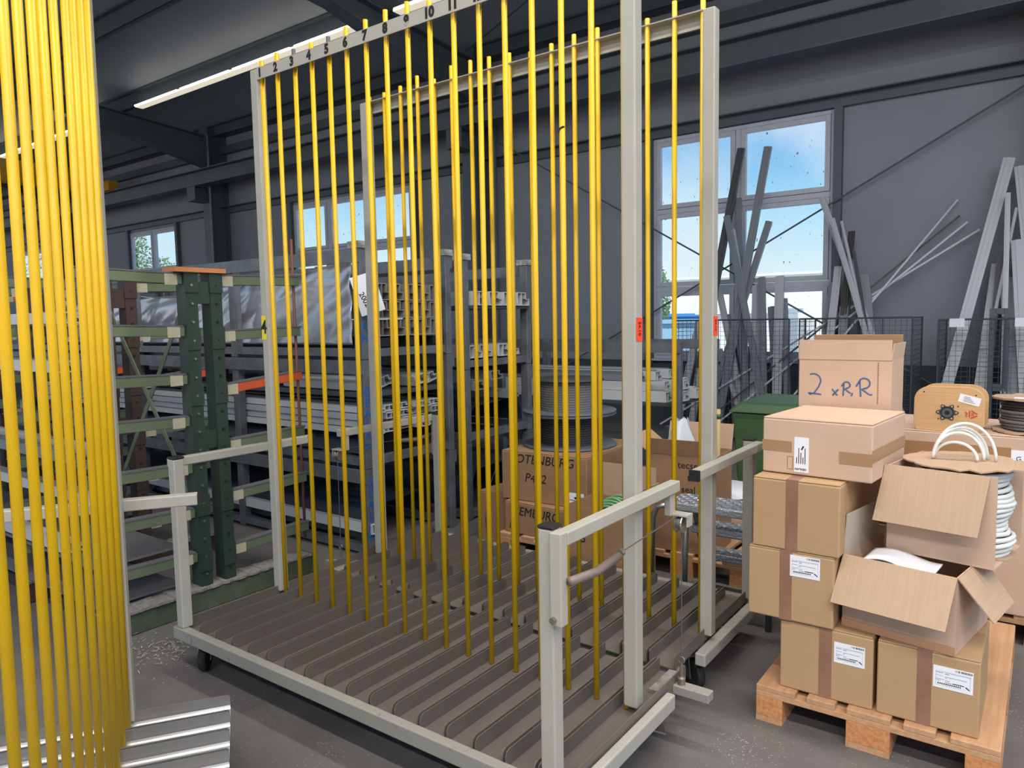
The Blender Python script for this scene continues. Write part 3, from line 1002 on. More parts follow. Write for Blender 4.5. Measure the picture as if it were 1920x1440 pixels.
def carton(label, loc, size, rz, m=None, tape=None, group=None):
    """closed carton; loc is the front left bottom corner, front faces local -y"""
    m = m or mCARDD
    w, d, h = size
    t = thing('carton', label, 'cardboard box', loc, rz, group)
    MB().box(0, w, 0, d, 0, h - .006).build('body', m, t, bevel=.006, seg=3)
    for y0, y1 in ((.002, d / 2 - .001), (d / 2 + .001, d - .002)):
        MB().box(.002, w - .002, y0, y1, h - .0055, h).build('top_flap', m, t, bevel=.002)
    if tape is not None:
        tw = .045
        MB().box(tape, tape + tw, -.0012, .0, .0, h + .001).build('tape_strip', mTAPE, t)
        MB().box(tape, tape + tw, 0.0, d * .6, h + .0002, h + .0012).build('tape_strip', mTAPE, t)
    return t


def wall_panel(mb, a, b, h, thick, up=(0, 0, 1)):
    mb.bar(Vector(a) + Vector(up) * (h / 2), Vector(b) + Vector(up) * (h / 2), thick, h, up)
    return mb


def flap(parent, a, b, direction, length, m=None, taper=.0, thick=.004, name='flap'):
    """a hinged flap from edge a-b reaching out along direction"""
    a, b, d = Vector(a), Vector(b), Vector(direction).normalized() * length
    e = (b - a).normalized() * taper
    n = (b - a).cross(d).normalized() * thick
    return MB().hexa([a, b, b + n, a + n, a + d + e, b + d - e, b + d - e + n, a + d + e + n]).build(name, m or mCARDI, parent)


def open_carton(label, loc, size, rz, m=None, skip=(), group=None):
    m = m or mCARD
    w, d, h = size
    t = thing('carton', label, 'cardboard box', loc, rz, group)
    k = .004
    MB().box(0, w, 0, d, 0, k).build('bottom', m, t)
    for nm_, bx_ in (('front', (0, w, 0, k)), ('back', (0, w, d - k, d)), ('left', (0, k, k, d - k)), ('right', (w - k, w, k, d - k))):
        if nm_ not in skip:
            MB().box(bx_[0], bx_[1], bx_[2], bx_[3], k, h).build('side_wall', m, t)
    return t


# ---- pallet with cartons in the right foreground
def pallet(label, x, y, rz=0.0, group='wooden pallets'):
    t = thing('pallet', label, 'pallet', (x, y, 0), rz, group)
    W_, L_ = .8, 1.2
    for bx0, bw in ((0, .1), (.3275, .145), (.7, .1)):
        for by0, bl in ((0, .145), (.5275, .145), (1.055, .145)):
            MB().box(bx0, bx0 + bw, by0, by0 + bl, .022, .1).build('block', mCHIP, t, bevel=.002)
        MB().box(bx0, bx0 + bw, 0, L_, 0, .022).build('base_board', mPINE, t)
    for by0 in (0, .5275, 1.055):
        MB().box(0, W_, by0, by0 + .145, .1, .122).build('cross_board', mPINE, t, bevel=.002)
    for bx0, bw in ((0, .145), (.1875, .1), (.3275, .145), (.5125, .1), (.655, .145)):
        MB().box(bx0, bx0 + bw, 0, L_, .122, .144).build('deck_board', mPINE, t, bevel=.003)
    return t


pallet('euro pallet under the labelled cartons in the right foreground', 2.368, .525)
PZ = .1445
G1 = 'taped brown cartons on the right pallet'
A = carton('taped carton with a label, bottom left on the pallet', (2.447, .560, PZ), (.328, .42, .272), 0, tape=.143, group=G1)
ship_label(A, .196, .150, .105, .078)
B = carton('taped carton with a label, bottom right on the pallet', (2.788, .560, PZ), (.314, .42, .272), 0, tape=.127, group=G1)
ship_label(B, .176, .150, .118, .078)
Cx = carton('taped carton with a label, second layer left, overhanging the pallet', (2.325, .548, PZ + .2735), (.315, .42, .272), 0, tape=.12, group=G1)
ship_label(Cx, .158, .178, .108, .082)
D = carton('unlabelled taped carton, third layer left under the big pale carton', (2.338, .552, PZ + .547), (.318, .42, .272), -.02, tape=.125, group=G1)

E_ = carton('big pale carton on top of the left stack, upside-down label', (2.343, .650, PZ + .822), (.405, .45, .218), math.radians(-5), m=mCARD)
MB().box(-.0012, .115, -.0012, 0, .085, .128).box(-.0012, 0, 0, .3, .085, .128).build('tape_strip', mat('pale_tape', '#a5805f', .35), E_)
MB().box(.29, .406, -.0012, 0, .062, .108).box(.405, .4062, 0, .45, .075, .122).build('tape_strip', mat('pale_tape', '#a5805f', .35), E_)
pl = MB().box(.125, .18, -.0018, -.0008, .012, .148).build('product_label', mPAPER, E_)
put_text('GEALAN', .0115, mINK, pl, (.150, -.0021, .024), (-1, 0, 0), (0, 0, -1), bold=.0002)
g = MB()
for k in range(5):
    g.box(.133 + k * .008, .136 + k * .008, -.0021, -.0018, .045, .07 + .018 * ((k * 2) % 3))
g.prism([(.150, -.0021, .1), (.155, -.0021, .098), (.163, -.0021, .113), (.157, -.0021, .115)], (0, .0003, 0))
g.build('small_print', mINK, pl)
MB().box(.098, .1, -.001, 0, .02, .07).box(.118, .12, -.001, 0, .02, .07).box(.1, .118, -.001, 0, .02, .0215).box(.1, .118, -.001, 0, .0685, .07).build('printed_frame', mat('brown_print', '#8b6a4c', .8), E_)

# rear cartons on the pallet carry the tall one
carton('plain carton at the back of the pallet under the tall open carton', (2.39, 1.115, PZ), (.36, .42, .556), 0, m=mCARD)
F = open_carton('tall open carton with blue marker writing, standing behind the big pale carton', (2.352, 1.125, PZ + .5565), (.372, .25, .685), math.radians(-1.5), m=mCARD)
flap(F, (0, 0, .685), (.372, 0, .685), (0, -.02, 1), .085, mCARD)
flap(F, (.0, .246, .685), (.372, .246, .685), (0, -.25, 1), .105, mCARDD)
flap(F, (.368, .0, .685), (.368, .246, .685), (.12, 0, 1), .07, mCARD)
flap(F, (0, .246, .685), (0, .0, .685), (-.02, 0, 1), .06, mCARD)
def arc(cx, cz, r, a0, a1, n=9, ry=None):
    return [(cx + r * math.cos(math.radians(a0 + (a1 - a0) * i / n)), cz + (ry or r) * math.sin(math.radians(a0 + (a1 - a0) * i / n))) for i in range(n + 1)]
big = [arc(.062, .56, .03, 120, -30, 9) + [(.085, .535), (.065, .505), (.045, .498)], [(.04, .505), (.095, .500)],
       [(.14, .525), (.162, .498)], [(.165, .525), (.142, .498)],
       [(.185, .498), (.187, .552)], [(.178, .54)] + arc(.198, .545, .014, 150, -80, 8) + [(.19, .528), (.215, .51)], [(.222, .512), (.218, .498)],
       [(.255, .498), (.25, .562)], [(.236, .54)] + arc(.268, .555, .022, 160, -80, 8) + [(.258, .53), (.288, .508), (.3, .508)]]
strokes(F, big, mBLUEINK, (0, -.001, .032), (1, 0, 0), (0, 0, 1), r=.0032)
g = MB()
for k in range(34):
    g.box(.318, .3215 + .002 * (k % 2), -.0008, 0, .50 + k * .0052, .5038 + k * .0052)
g.build('side_print', mat('brown_print', '#8b6a4c', .8), F)

Gz = PZ + .2735
G = open_carton('open carton with folded-down flap and papers, over the bottom cartons', (2.655, .622, Gz), (.377, .40, .272), math.radians(-10))
flap(G, (0, -.003, .272), (.377, -.003, .272), (-.03, -.62, -1), .185)
flap(G, (.38, .0, .272), (.38, .30, .272), (.75, .05, -1), .17, mCARDI, taper=.02)
flap(G, (0, .396, .272), (.377, .396, .272), (0, .35, -1), .15)
flap(G, (.0, .0, .272), (.0, .33, .272), (.03, 0, 1), .15, mat('cardboard_pale', '#b3a596', .8), taper=.01)
MB().box(.0, .377, -.0045, -.0035, .0, .03).build('bottom_tape', mat('pink_tape', '#b98b69', .5), G)
pp = MB().grid(lambda u, v: (.06 + u * .23, .02 + v * .13 - .10 * (1 - v) * 0, .262 + .016 * math.sin(u * 5.2) * (1 - v * .3) + .012 * v), 20, 6).build('paper_sheets', mPAPER, smooth=True)
pp.matrix_world = Matrix.Translation((2.655, .622, Gz)) @ Matrix.Rotation(math.radians(-10), 4, 'Z')
sm = pp.modifiers.new('solid', 'SOLIDIFY')
sm.thickness = .006
tag(pp, 'white paper sheets sticking out of the open carton', 'papers')

Hz = Gz + .2735
H = open_carton('torn-open carton holding a reel of white seal cord', (2.775, .765, Hz), (.352, .375, .325), math.radians(-10), skip=('right',))
flap(H, (-.01, -.003, .325), (.33, -.003, .325), (-.06, -.42, -1), .215)
hp = H
# reel of white cord inside the torn carton
rc = Matrix.Translation((2.775, .765, Hz)) @ Matrix.Rotation(math.radians(-10), 4, 'Z') @ Vector((.20, .195, 0))
R_ = thing('cord_reel', 'reel of white seal cord with a cardboard flange in the torn carton', 'reel', (rc.x, rc.y, Hz + .005))
rr = random.Random(9)


def disc(mb, r, z, t_, seed, n=40, wob=.012):
    q = random.Random(seed)
    rad = [r + q.uniform(-wob, wob) for _ in range(n)]
    top = [(rad[k] * math.cos(2 * math.pi * k / n), rad[k] * math.sin(2 * math.pi * k / n), z + q.uniform(-.003, .003)) for k in range(n)]
    return mb.prism(top, (0, 0, t_))


disc(MB(), .165, .0, .004, 2).build('bottom_flange', mCARDI, R_)
MB().lathe([(0, .006), (.055, .006), (.055, .315), (0, .315)], n=20).build('core', mCARDD, R_, True)
for k in range(17):
    z = .014 + k * .0178
    rad = .146 + .012 * math.sin(k * .8) + (.006 if k in (2, 3, 12, 13) else 0)
    MB().tube([(rad * math.cos(a * .2618) + rr.uniform(-.002, .002), rad * math.sin(a * .2618), z + .003 * math.sin(a * .5236 + k)) for a in range(24)], .0088, 7, True).build('cord_turn', mWCABLE, R_, True)
disc(MB(), .197, .327, .005, 6, wob=.014).build('top_flange', mCARDI, R_)
for k, (r_, cx_, cy_, tl, rot) in enumerate(((.098, .0, .0, .128, .1), (.085, -.02, .01, .105, .3), (.082, -.02, -.01, .095, .2), (.07, -.028, -.012, .06, -.12), (.09, -.015, .008, .112, .35))):
    pts = []
    for i in range(19):
        a = math.pi * i / 18
        xx, zz = r_ * math.cos(a), tl * math.sin(a) * 1.05
        pts.append((cx_ + xx * math.cos(rot), cy_ + xx * math.sin(rot), .333 + zz + .004))
    MB().tube(pts, .0058, 8).build('cord_loop', mWCABLE, R_, True)

# ---- second pallet behind with big carton, reels
pallet('pallet behind the stacked cartons carrying the big carton with reels', 2.50, 1.86, 0)
I_ = carton('big carton with two cable reels on top, behind the open cartons', (2.52, 1.86, PZ), (.78, .62, .855), math.radians(-1), m=mCARD)
MB().box(.0, .60, -.0015, 0, .70, .80).build('tape_strip', mat('old_brown_tape', '#a37a52', .4), I_)
lbI = MB().box(.60, .66, -.002, -.0005, .70, .79).build('product_label', mPAPER, I_)
put_text('G', .03, mINK, lbI, (.63, -.0023, .75), (1, 0, 0), (0, 0, 1))
RZ = PZ + .856
r1 = thing('cable_reel', 'cardboard cable reel standing on its flat edge, black hub and red recycling mark', 'reel', (2.71, 1.87, RZ), math.radians(-2))


def flange_poly(y):
    p = [(.012, y, .0), (.268, y, .0), (.30, y, .035)]
    p += [(.30 - .075 + .075 * math.cos(a), y, .152 + .068 * math.sin(a)) for a in [i * math.pi / 2 / 6 for i in range(7)]]
    p += [(.075 + .075 * math.cos(a), y, .152 + .068 * math.sin(a)) for a in [math.pi / 2 + i * math.pi / 2 / 6 for i in range(7)]]
    p += [(0, y, .035)]
    return p


f0 = MB().prism(flange_poly(0), (0, .012, 0)).build('front_flange', mKRAFT, r1, bevel=.002)
MB().prism(flange_poly(.16), (0, .012, 0)).build('back_flange', mKRAFT, r1)
MB().lathe([(0, .013), (.085, .013), (.085, .159), (0, .159)], (.15, 0, .11), 24, 'y').build('winding', mSPOOLB, r1, True)
star = []
for k in range(48):
    a = 2 * math.pi * k / 48
    r_ = .038 + .009 * math.cos(6 * a)
    star.append((.145 + r_ * 1.05 * math.cos(a), -.004, .094 + r_ * .92 * math.sin(a)))
hb = MB().prism(star, (0, .004, 0)).build('hub', mat('hub_plastic', '#4a4c50', .45), f0)
MB().lathe([(0, -.001), (.029, -.001), (.029, .0), (0, .0)], (.145, -.0045, .094), 24, 'y').build('hub_recess', mBLACK, hb)
MB().lathe([(.011, -.001), (.023, -.001), (.023, .0), (.011, .0)], (.145, -.0058, .092), 24, 'y').build('hub_ring', mat('hub_ring_grey', '#55575b', .4), hb)
for k in range(6):
    a = math.pi / 3 * k
    MB().lathe([(0, -.001), (.004, -.001), (.004, .0), (0, .0)], (.145 + .0385 * math.cos(a), -.0045, .094 + .034 * math.sin(a)), 10, 'y').build('hub_hole', mKRAFT, hb)
for a in range(3):
    ang = 2.094 * a
    dx, dz = .025 * math.cos(ang), .018 * math.sin(ang)
# red recycling triangle, printed
tri = [(.238, .112), (.238, .068), (.276, .088)]
g = MB()
for a in range(3):
    p, q = tri[a], tri[(a + 1) % 3]
    pa = (p[0] * .86 + q[0] * .14, p[1] * .86 + q[1] * .14)
    qa = (p[0] * .18 + q[0] * .82, p[1] * .18 + q[1] * .82)
    g.bar((pa[0], -.0006, pa[1]), (qa[0], -.0006, qa[1]), .0012, .006, (0, 0, 1) if a else (1, 0, 0))
g.build('recycling_mark', mREDINK, f0)
put_text('20', .016, mREDINK, f0, (.251, -.0008, .089), (0, 0, 1), (-1, 0, 0), bold=.0003)
put_text('PAP', .015, mREDINK, f0, (.226, -.0008, .089), (0, 0, 1), (-1, 0, 0), bold=.0003)
lab = MB().box(0, .09, -.0008, 0, 0, .04).build('product_label', mPAPER, f0)
lab.location = (.188, -.0003, .15)
lab.rotation_euler = (0, math.radians(14), 0)
g = MB()
for k in range(4):
    g.box(.02, .07 - .008 * k, -.0012, -.0008, .008 + k * .007, .011 + k * .007)
g.build('small_print', mGINK, lab)
for hx_, hz_ in ((.043, .19), (.262, .182), (.108, .06), (.19, .125)):
    MB().lathe([(0, -.0005), (.0035, -.0005), (.0035, 0), (0, 0)], (hx_, -.0003, hz_), 10, 'y').build('nail_hole', mBLACK, f0)
r2 = thing('cable_reel', 'flat-lying reel of dark cord with a cardboard flange, at the right edge', 'reel', (3.20, 2.03, RZ + .0045))
disc(MB(), .17, .0, .008, 5, wob=.003).build('bottom_flange', mCARDI, r2)
disc(MB(), .17, .155, .009, 7, wob=.004).build('top_flange', mCARDI, r2)
for k in range(9):
    MB().tube([((.125 + .006 * (k % 3)) * math.cos(a * .2618), (.125 + .006 * (k % 3)) * math.sin(a * .2618), .02 + k * .0153) for a in range(24)], .0085, 6, True).build('cord_turn', mSPOOLG if k < 6 else mSPOOLB, r2, True)
MB().box(-.08, .03, -.12, -.06, .165, .1665).build('product_label', mPAPER, r2)
MB().lathe([(.04, .009), (.05, .009), (.05, .154), (.04, .154)], n=16).build('core', mBLACK, r2)

# far pallet with goods at the right edge
pallet('pallet at the right edge behind the carton pallet', 3.30, 2.15, 0)
o = MB().box(3.32, 4.05, 2.2, 3.2, .145, .26).build('panel_stack', mPINE)
tag(o, 'stack of pale boards on the pallet at the right edge', 'boards')
o = MB().box(3.35, 4.0, 2.35, 3.1, .262, .36).build('panel_stack', mCRANE)
tag(o, 'yellow sheet pack lying on the boards at the right edge', 'sheet pack')

mCARDB = mat('old_cardboard', '#a17d5b', .8, col2='#8f6d4d', scale=3, amt=.7)
# ---- cartons behind the carts
pallet('pallet under the handwritten cartons behind the second cart', .26, 1.62, 0)
pallet('pallet under the tecseal carton behind the step stool', 1.08, 1.86, 0)
N1 = carton('old carton marked in black pen, lower of the handwritten pair', (.29, 1.66, PZ), (.55, .60, .215), math.radians(-3), m=mCARDB)
put_text('TEMBURG', .085, mINK, N1, (.26, -.001, .155), (1, 0, 0), (0, 0, 1), shear=.2)
put_text('17', .07, mINK, N1, (.06, -.001, .05), (1, 0, 0), (0, 0, 1), shear=.2)
N2 = carton('old carton marked P412 in black pen, carrying the two dark spools', (.24, 1.70, PZ + .2165), (.66, .78, .335), math.radians(2), m=mCARDB)
put_text('OTENBURG', .085, mINK, N2, (.34, -.001, .285), (1, 0, 0), (0, 0, 1), shear=.2)
put_text('P412', .085, mINK, N2, (.27, -.001, .16), (1, 0, 0), (0, 0, 1), shear=.2)
lw = MB().box(.50, .64, -.0015, -.0005, .03, .10).build('product_label', mPAPER, N2)
MB().box(.51, .63, -.002, -.0015, .05, .054).box(.57, .63, -.002, -.0015, .06, .075).build('small_print', mINK, lw)
carton('small plain carton beside the handwritten pair, near the second stack', (-.02, 1.75, .0), (.26, .4, .37), 0, m=mCARDB)
N3 = open_carton('open carton with a coil of green hose, marked S, behind the long side arm', (1.02, 1.285, .001), (.41, .32, .51), math.radians(-.5), m=mCARDB)
flap(N3, (.41, 0, .51), (.41, .32, .51), (.15, 0, 1), .12)
flap(N3, (0, .32, .51), (.41, .32, .51), (0, .05, 1), .20)
put_text('S', .09, mINK, N3, (.11, -.001, .33), (1, 0, 0), (0, 0, 1))
gh = thing('hose_coil', 'coil of green hose in the open carton marked S', 'hose', (1.25, 1.44, .16))
for k in range(9):
    q = .3 + .012 * k
    MB().tube([((.13 + .008 * (k % 3)) * math.cos(a * .2618) * (1 - .03 * k), -.07 + .02 * k + .0, .22 + (.13 + .012 * (k % 4)) * math.sin(a * .2618)) for a in range(24)], .0085, 7, True).build('hose_turn', mHOSE, gh, True)
N4 = open_carton('tall open carton printed tecseal behind the step stool', (1.26, 1.87, PZ), (.42, .34, .60), math.radians(4), m=mCARDB)
flap(N4, (0, 0, .60), (.42, 0, .60), (0, -.25, 1), .10, mCARDB)
flap(N4, (0, 0, .6), (0, .34, .6), (-.8, 0, .6), .16, mCARDD)
flap(N4, (0, .34, .60), (.42, .34, .60), (0, .3, 1), .16)
for k, (tx, xx) in enumerate((('tecseal', .27), ('tecseal', .33), ('seal tec', .30))):
    put_text(tx, .06, mINK, N4, (xx, -.001, .54 - k * .075), (1, 0, 0), (0, 0, 1))
lw = MB().box(.30, .38, -.0015, -.0005, .18, .30).build('product_label', mPAPER, N4)
MB().box(.315, .32, -.002, -.0015, .2, .28).build('small_print', mINK, lw)
bag = MB().grid(lambda u, v: ((.14 - .10 * v) * math.cos(u * 6.2832) * (1 + .18 * math.sin(u * 25 + v * 4)), (.14 - .10 * v) * math.sin(u * 6.2832) * (1 + .18 * math.sin(u * 19)), v * .34 + .01 * math.sin(u * 31)), 36, 12).build('plastic_bag', mBAG, smooth=True)
bag.location = (1.40, 2.05, PZ + .46)
tag(bag, 'clear plastic bag bunched up in the tecseal carton', 'bag')
tb = thing('cardboard_tube', 'upright cardboard tube in the tecseal carton', 'tube', (1.61, 2.12, PZ + .005))
MB().tube([(0, 0, 0), (0, 0, .86)], .014, 12).build('tube_body', mat('kraft_tube', '#b09a6a', .7), tb, True)
MB().tube([(0, 0, .80), (0, 0, .83)], .0155, 12).build('tape_band', mBIN, tb, True)

# dark spools
for k, (z0, lb, m) in enumerate(((PZ + .5525, 'lower grey-flanged spool of dark tape on the P412 carton', mSPOOLB), (PZ + .788, 'upper grey-flanged spool of grey tape, top of the pair', mSPOOLG))):
    s_ = thing('tape_spool', lb, 'spool', (.53, 2.12, z0), 0, 'flanged tape spools')
    MB().lathe([(0, 0), (.325, 0), (.33, .004), (.33, .012), (.325, .016), (.0, .016)], n=48).build('bottom_flange', mSPOOLD, s_, True)
    MB().lathe([(0, .2185), (.325 if k == 0 else .24, .2185), (.33 if k == 0 else .245, .2235), (.325 if k == 0 else .24, .2345), (0, .2345)], n=48).build('top_flange', mSPOOLD if k == 0 else mSPOOLB, s_, True)
    pr = [(0, .017)]
    for i in range(12):
        pr += [(.205, .018 + i * .0165), (.205, .018 + i * .0165 + .013), (.199, .018 + i * .0165 + .0145)]
    pr += [(0, .217)]
    MB().lathe(pr, n=40).build('tape_winding', m, s_)

wr = MB().tube([(.20, 1.93, PZ + .56), (.15, 1.78, PZ + .45), (.13, 1.69, PZ + .27), (.16, 1.61, PZ + .08), (.20, 1.58, .005)], .004, 6).build('black_cord', mBLACK, smooth=True)
tag(wr, 'thin black cord hanging down the left of the P412 carton', 'cord')
# step stool with tread plates
sl = thing('step_stool', 'metal step stool with chequer plate treads behind the carts', 'step stool', (1.62, 1.34, 0))


def tread(mb, x0, x1, y0, y1, z):
    return mb.box(x0, x1, y0, y1, z - .045, z)


for (x0, x1, y0, y1, z) in ((.0, .56, .0, .23, .60), (.05, .56, .20, .36, .43), (.05, .56, .32, .46, .25)):
    td = tread(MB(), x0, x1, y0, y1, z).build('tread', mTREAD, sl, bevel=.008)
    lug = MB()
    for i in range(int((x1 - x0) / .03)):
        for j in range(int((y1 - y0) / .03)):
            cx_, cy_ = x0 + .016 + i * .03, y0 + .016 + j * .03
            dxy = (.010, .010) if (i + j) % 2 else (.010, -.010)
            lug.hexa([(cx_ - dxy[0], cy_ - dxy[1], z), (cx_ + .002, cy_ - .002, z), (cx_ + dxy[0], cy_ + dxy[1], z), (cx_ - .002, cy_ + .002, z), (cx_ - dxy[0] * .7, cy_ - dxy[1] * .7, z + .004), (cx_ + .001, cy_ - .001, z + .004), (cx_ + dxy[0] * .7, cy_ + dxy[1] * .7, z + .004), (cx_ - .001, cy_ + .001, z + .004)])
    lug.build('plate_lugs', mTREAD, td)
for x, y, x2, y2, z1 in ((.10, .03, .09, .02, .555), (.54, .03, .54, .02, .555), (.07, .2, .08, .44, .555), (.55, .2, .55, .44, .555)):
    MB().tube([(x, y, z1), (x2, y2, .0)], .016, 10).build('leg', mLADDER, sl, True)
hd = MB().tube([(.0, .012, .575), (-.06, .012, .56), (-.085, .012, .50), (-.12, .05, .02)], .016, 10).build('side_rail_tube', mCHROME, sl, True)
MB().bar((-.096, -.0065, .42), (-.116, .024, .14), .004, .022, (1, 0, 0)).build('warning_label', mYTAG, hd)

# drum with a loose black-edged lid, bin, white crate
dr = thing('cardboard_drum', 'cardboard drum with a black-rimmed lid behind the step stool', 'drum', (1.46, 2.56, PZ))
MB().lathe([(0, 0), (.27, 0), (.27, .22), (0, .22)], n=32).build('drum_body', mCARD, dr, True)
MB().lathe([(0, .221), (.285, .221), (.285, .26), (.28, .265), (.0, .275)], n=32).build('lid', mPAPER, dr, True)
MB().lathe([(.286, .225), (.292, .225), (.292, .252), (.286, .252)], n=32).build('rim', mBLACK, dr)
wb_ = thing('waste_bin', 'green wheeled waste bin behind the stacked cartons', 'waste bin', (1.58, 3.42, 0))
MB().hexa([(-.2, -.22, .06), (.2, -.22, .06), (.2, .22, .06), (-.2, .22, .06), (-.25, -.28, .86), (.25, -.28, .86), (.25, .28, .86), (-.25, .28, .86)]).build('body', mBIN, wb_, bevel=.015)
MB().hexa([(-.28, -.31, .861), (.28, -.31, .861), (.28, .31, .861), (-.28, .31, .861), (-.2, -.24, .935), (.2, -.24, .935), (.2, .3, .945), (-.2, .3, .945)]).build('lid', mBIN, wb_, bevel=.02)
MB().tube([(-.2, .3, .9), (-.2, .37, .93), (.2, .37, .93), (.2, .3, .9)], .014, 8).build('handle', mBIN, wb_)
for sx_ in (-.21, .17):
    MB().lathe([(0, 0), (.1, 0), (.1, .04), (0, .04)], (sx_, .2, .1), 20, 'x').build('wheel', mRUB, wb_)
wc = thing('floor_crate', 'pale grey crate on the floor by the low stillage', 'crate', (.05, 4.75, 0))
MB().box(0, .55, 0, .4, 0, .006).box(0, .55, 0, .012, .006, .45).box(0, .55, .388, .4, .006, .45).box(0, .012, .012, .388, .006, .45).box(.538, .55, .012, .388, .006, .45).build('body', mPVCG, wc)

# ------------------------------------------------------------------ mesh cages with offcuts at the wall
def cage(label, x0, x1, y0, y1, h):
    t = thing('mesh_cage', label, 'mesh cage', ((x0 + x1) / 2, y0, 0), 0, 'mesh cages at the window wall')
    hw, d = (x1 - x0) / 2, y1 - y0
    MB().box(-hw, hw, -.03, d, .03, .10).build('base', mSTEEL, t)
    f = MB()
    for sx_ in (-hw, hw):
        f.tube([(sx_, 0, .1), (sx_, 0, h), (sx_, d, h), (sx_, d, .1)], .010, 6)
    f.tube([(-hw, 0, h), (hw, 0, h)], .010, 6)
    for i in range(1, int(2 * hw / .3)):
        f.tube([(-hw + i * .3, 0, .1), (-hw + i * .3, 0, h)], .006, 6)
    f.build('frame', mWIRE, t)
    m = MB()
    n = int(2 * hw / .055)
    for i in range(n + 1):
        xx = -hw + 2 * hw * i / n
        m.bar((xx, .003, .1), (xx, .003, h), .0035, .0035)
    for j in range(int((h - .1) / .055)):
        m.bar((-hw, -.001, .12 + j * .055), (hw, -.001, .12 + j * .055), .0035, .0035)
    m.build('front_wire_mesh', mWIRE, t)
    for sx_ in (-hw, hw):
        m = MB()
        for i in range(int(d / .06) + 1):
            m.bar((sx_, i * .06, .1), (sx_, i * .06, h), .0035, .0035)
        for j in range(int((h - .1) / .055)):
            m.bar((sx_ + .003, 0, .12 + j * .055), (sx_ + .003, d, .12 + j * .055), .0035, .0035)
        m.build('side_wire_mesh', mWIRE, t)
    return t


cage('wire mesh cage of offcuts below the tall window, beside the rear post', -.78, .70, 6.88, 7.62, 1.53)
cage('wire mesh cage of offcuts behind the tall open carton', .82, 2.02, 6.88, 7.62, 1.53)
cage('wire mesh cage of long white profiles at the right edge', 2.27, 3.6, 6.88, 7.62, 1.50)


def leaning(name, label, top, bot, w, th, m, group=None, ytop=7.72, ybot=7.15, lip=True):
    a, b = on_y(*top, ytop), on_y(*bot, ybot)
    d = a - b
    b = a - d * ((a.z - .12) / d.z)       # run the piece down to the cage base
    d = (a - b).normalized()
    nrm = Vector((0, -1, 0))
    r = d.cross(nrm).normalized()
    u = r.cross(d)
    mb = MB()
    mb.bar(b, a, w, th * .5, u)
    if lip:
        for s_ in (-1, 1):
            o = r * (s_ * (w / 2 - .004)) - u * 0 + u * (-th * .4)
            mb.bar(b + o, a + o, .006, th * .5, u)
        mb.bar(b + u * (th * .3), a + u * (th * .3), w * .35, th * .3, u)
    ob = mb.build(name, m)
    me = ob.data
    me.transform(Matrix.Translation(-b))
    ob.location = b
    if '%s' in label:
        ob['tone'] = {'anthracite_profile': 'dark', 'dark_brown_profile': 'black', 'grey_pvc_profile': 'grey'}.get(m.name, 'pale')
        ob['topx'] = top[0]
    return tag(ob, label, 'profile', group)


def number_offcuts():
    todo = {}
    for o in COL.objects:
        if 'tone' in o:
            todo.setdefault(o['label'], []).append(o)
    for lb, os_ in todo.items():
        for k, o in enumerate(sorted(os_, key=lambda q: q['topx'])):
            o['label'] = lb % (o['tone'], ORD[k])
            del o['tone'], o['topx']


LP = 'leaning_profile'
gA, gB, gC = 'offcuts in the cage below the tall window', 'offcuts in the cage behind the open carton', 'profiles in the cage at the right edge'
leaning(LP, 'anthracite profile leaning in front of the tall window, tallest dark one', (1390, 278), (1290, 800), .10, .05, mPVCD, gA)
leaning(LP, 'long grey profile with a dark groove leaning before the right pane', (1440, 275), (1345, 800), .10, .05, mPVCG, gA)
leaning(LP, 'short-topped grey profile leaning right of the grooved one', (1442, 415), (1318, 800), .085, .05, mPVCG, gA)
leaning(LP, 'nearly upright grey profile just right of the rear cart post', (1383, 372), (1400, 800), .10, .05, mPVCG, gA)
for i, (tx, ty, bx_, w, m) in enumerate(((1362, 405, 1440, .08, mPVCG), (1374, 430, 1432, .05, mPVCL), (1428, 520, 1432, .09, mPVCG), (1462, 518, 1455, .11, mPVCL), (1418, 535, 1412, .10, mPVCL), (1447, 575, 1460, .10, mPVCG),
                                         (1348, 545, 1400, .08, mPVCL), (1376, 640, 1395, .07, mPVCD), (1384, 628, 1425, .05, mPVCL), (1350, 655, 1395, .05, mPVCL), (1312, 600, 1268, .10, mPVCL), (1330, 560, 1296, .09, mPVCL), (1405, 650, 1405, .09, mPVCG), (1470, 560, 1478, .08, mPVCG), (1366, 590, 1380, .08, mPVCG), (1340, 700, 1350, .07, mPVCL))):
    leaning(LP, '%s offcut in the cage below the tall window, %s by its top from the left', (tx, ty), (bx_, 800), w, .05, m, gA, ybot=6.98 + .035 * (i % 9), ytop=7.5 + .02 * (i % 9))
leaning(LP, 'nearly black profile leaning in the cage behind the open carton', (1597, 434), (1562, 790), .075, .05, mPVCB, gB)
leaning(LP, 'long pale profile slanting across the window edge', (1541, 372), (1690, 780), .075, .05, mPVCL, gB)
for i, (tx, ty, bx_, w, m) in enumerate(((1560, 410, 1672, .06, mPVCL), (1578, 415, 1660, .03, mPVCL), (1600, 470, 1655, .03, mPVCD), (1622, 515, 1650, .09, mPVCG), (1572, 500, 1538, .09, mPVCL), (1592, 520, 1580, .05, mPVCD), (1612, 545, 1600, .05, mPVCD), (1560, 530, 1530, .06, mPVCG), (1642, 590, 1650, .08, mPVCG), (1583, 575, 1570, .1, mPVCG), (1625, 640, 1700, .05, mPVCL))):
    leaning(LP, '%s offcut in the tangle behind the tall carton, %s from the left by top', (tx, ty), (bx_, 790), w, .045, m, gB, ybot=6.98 + .045 * (i % 8), ytop=7.5 + .022 * (i % 9))
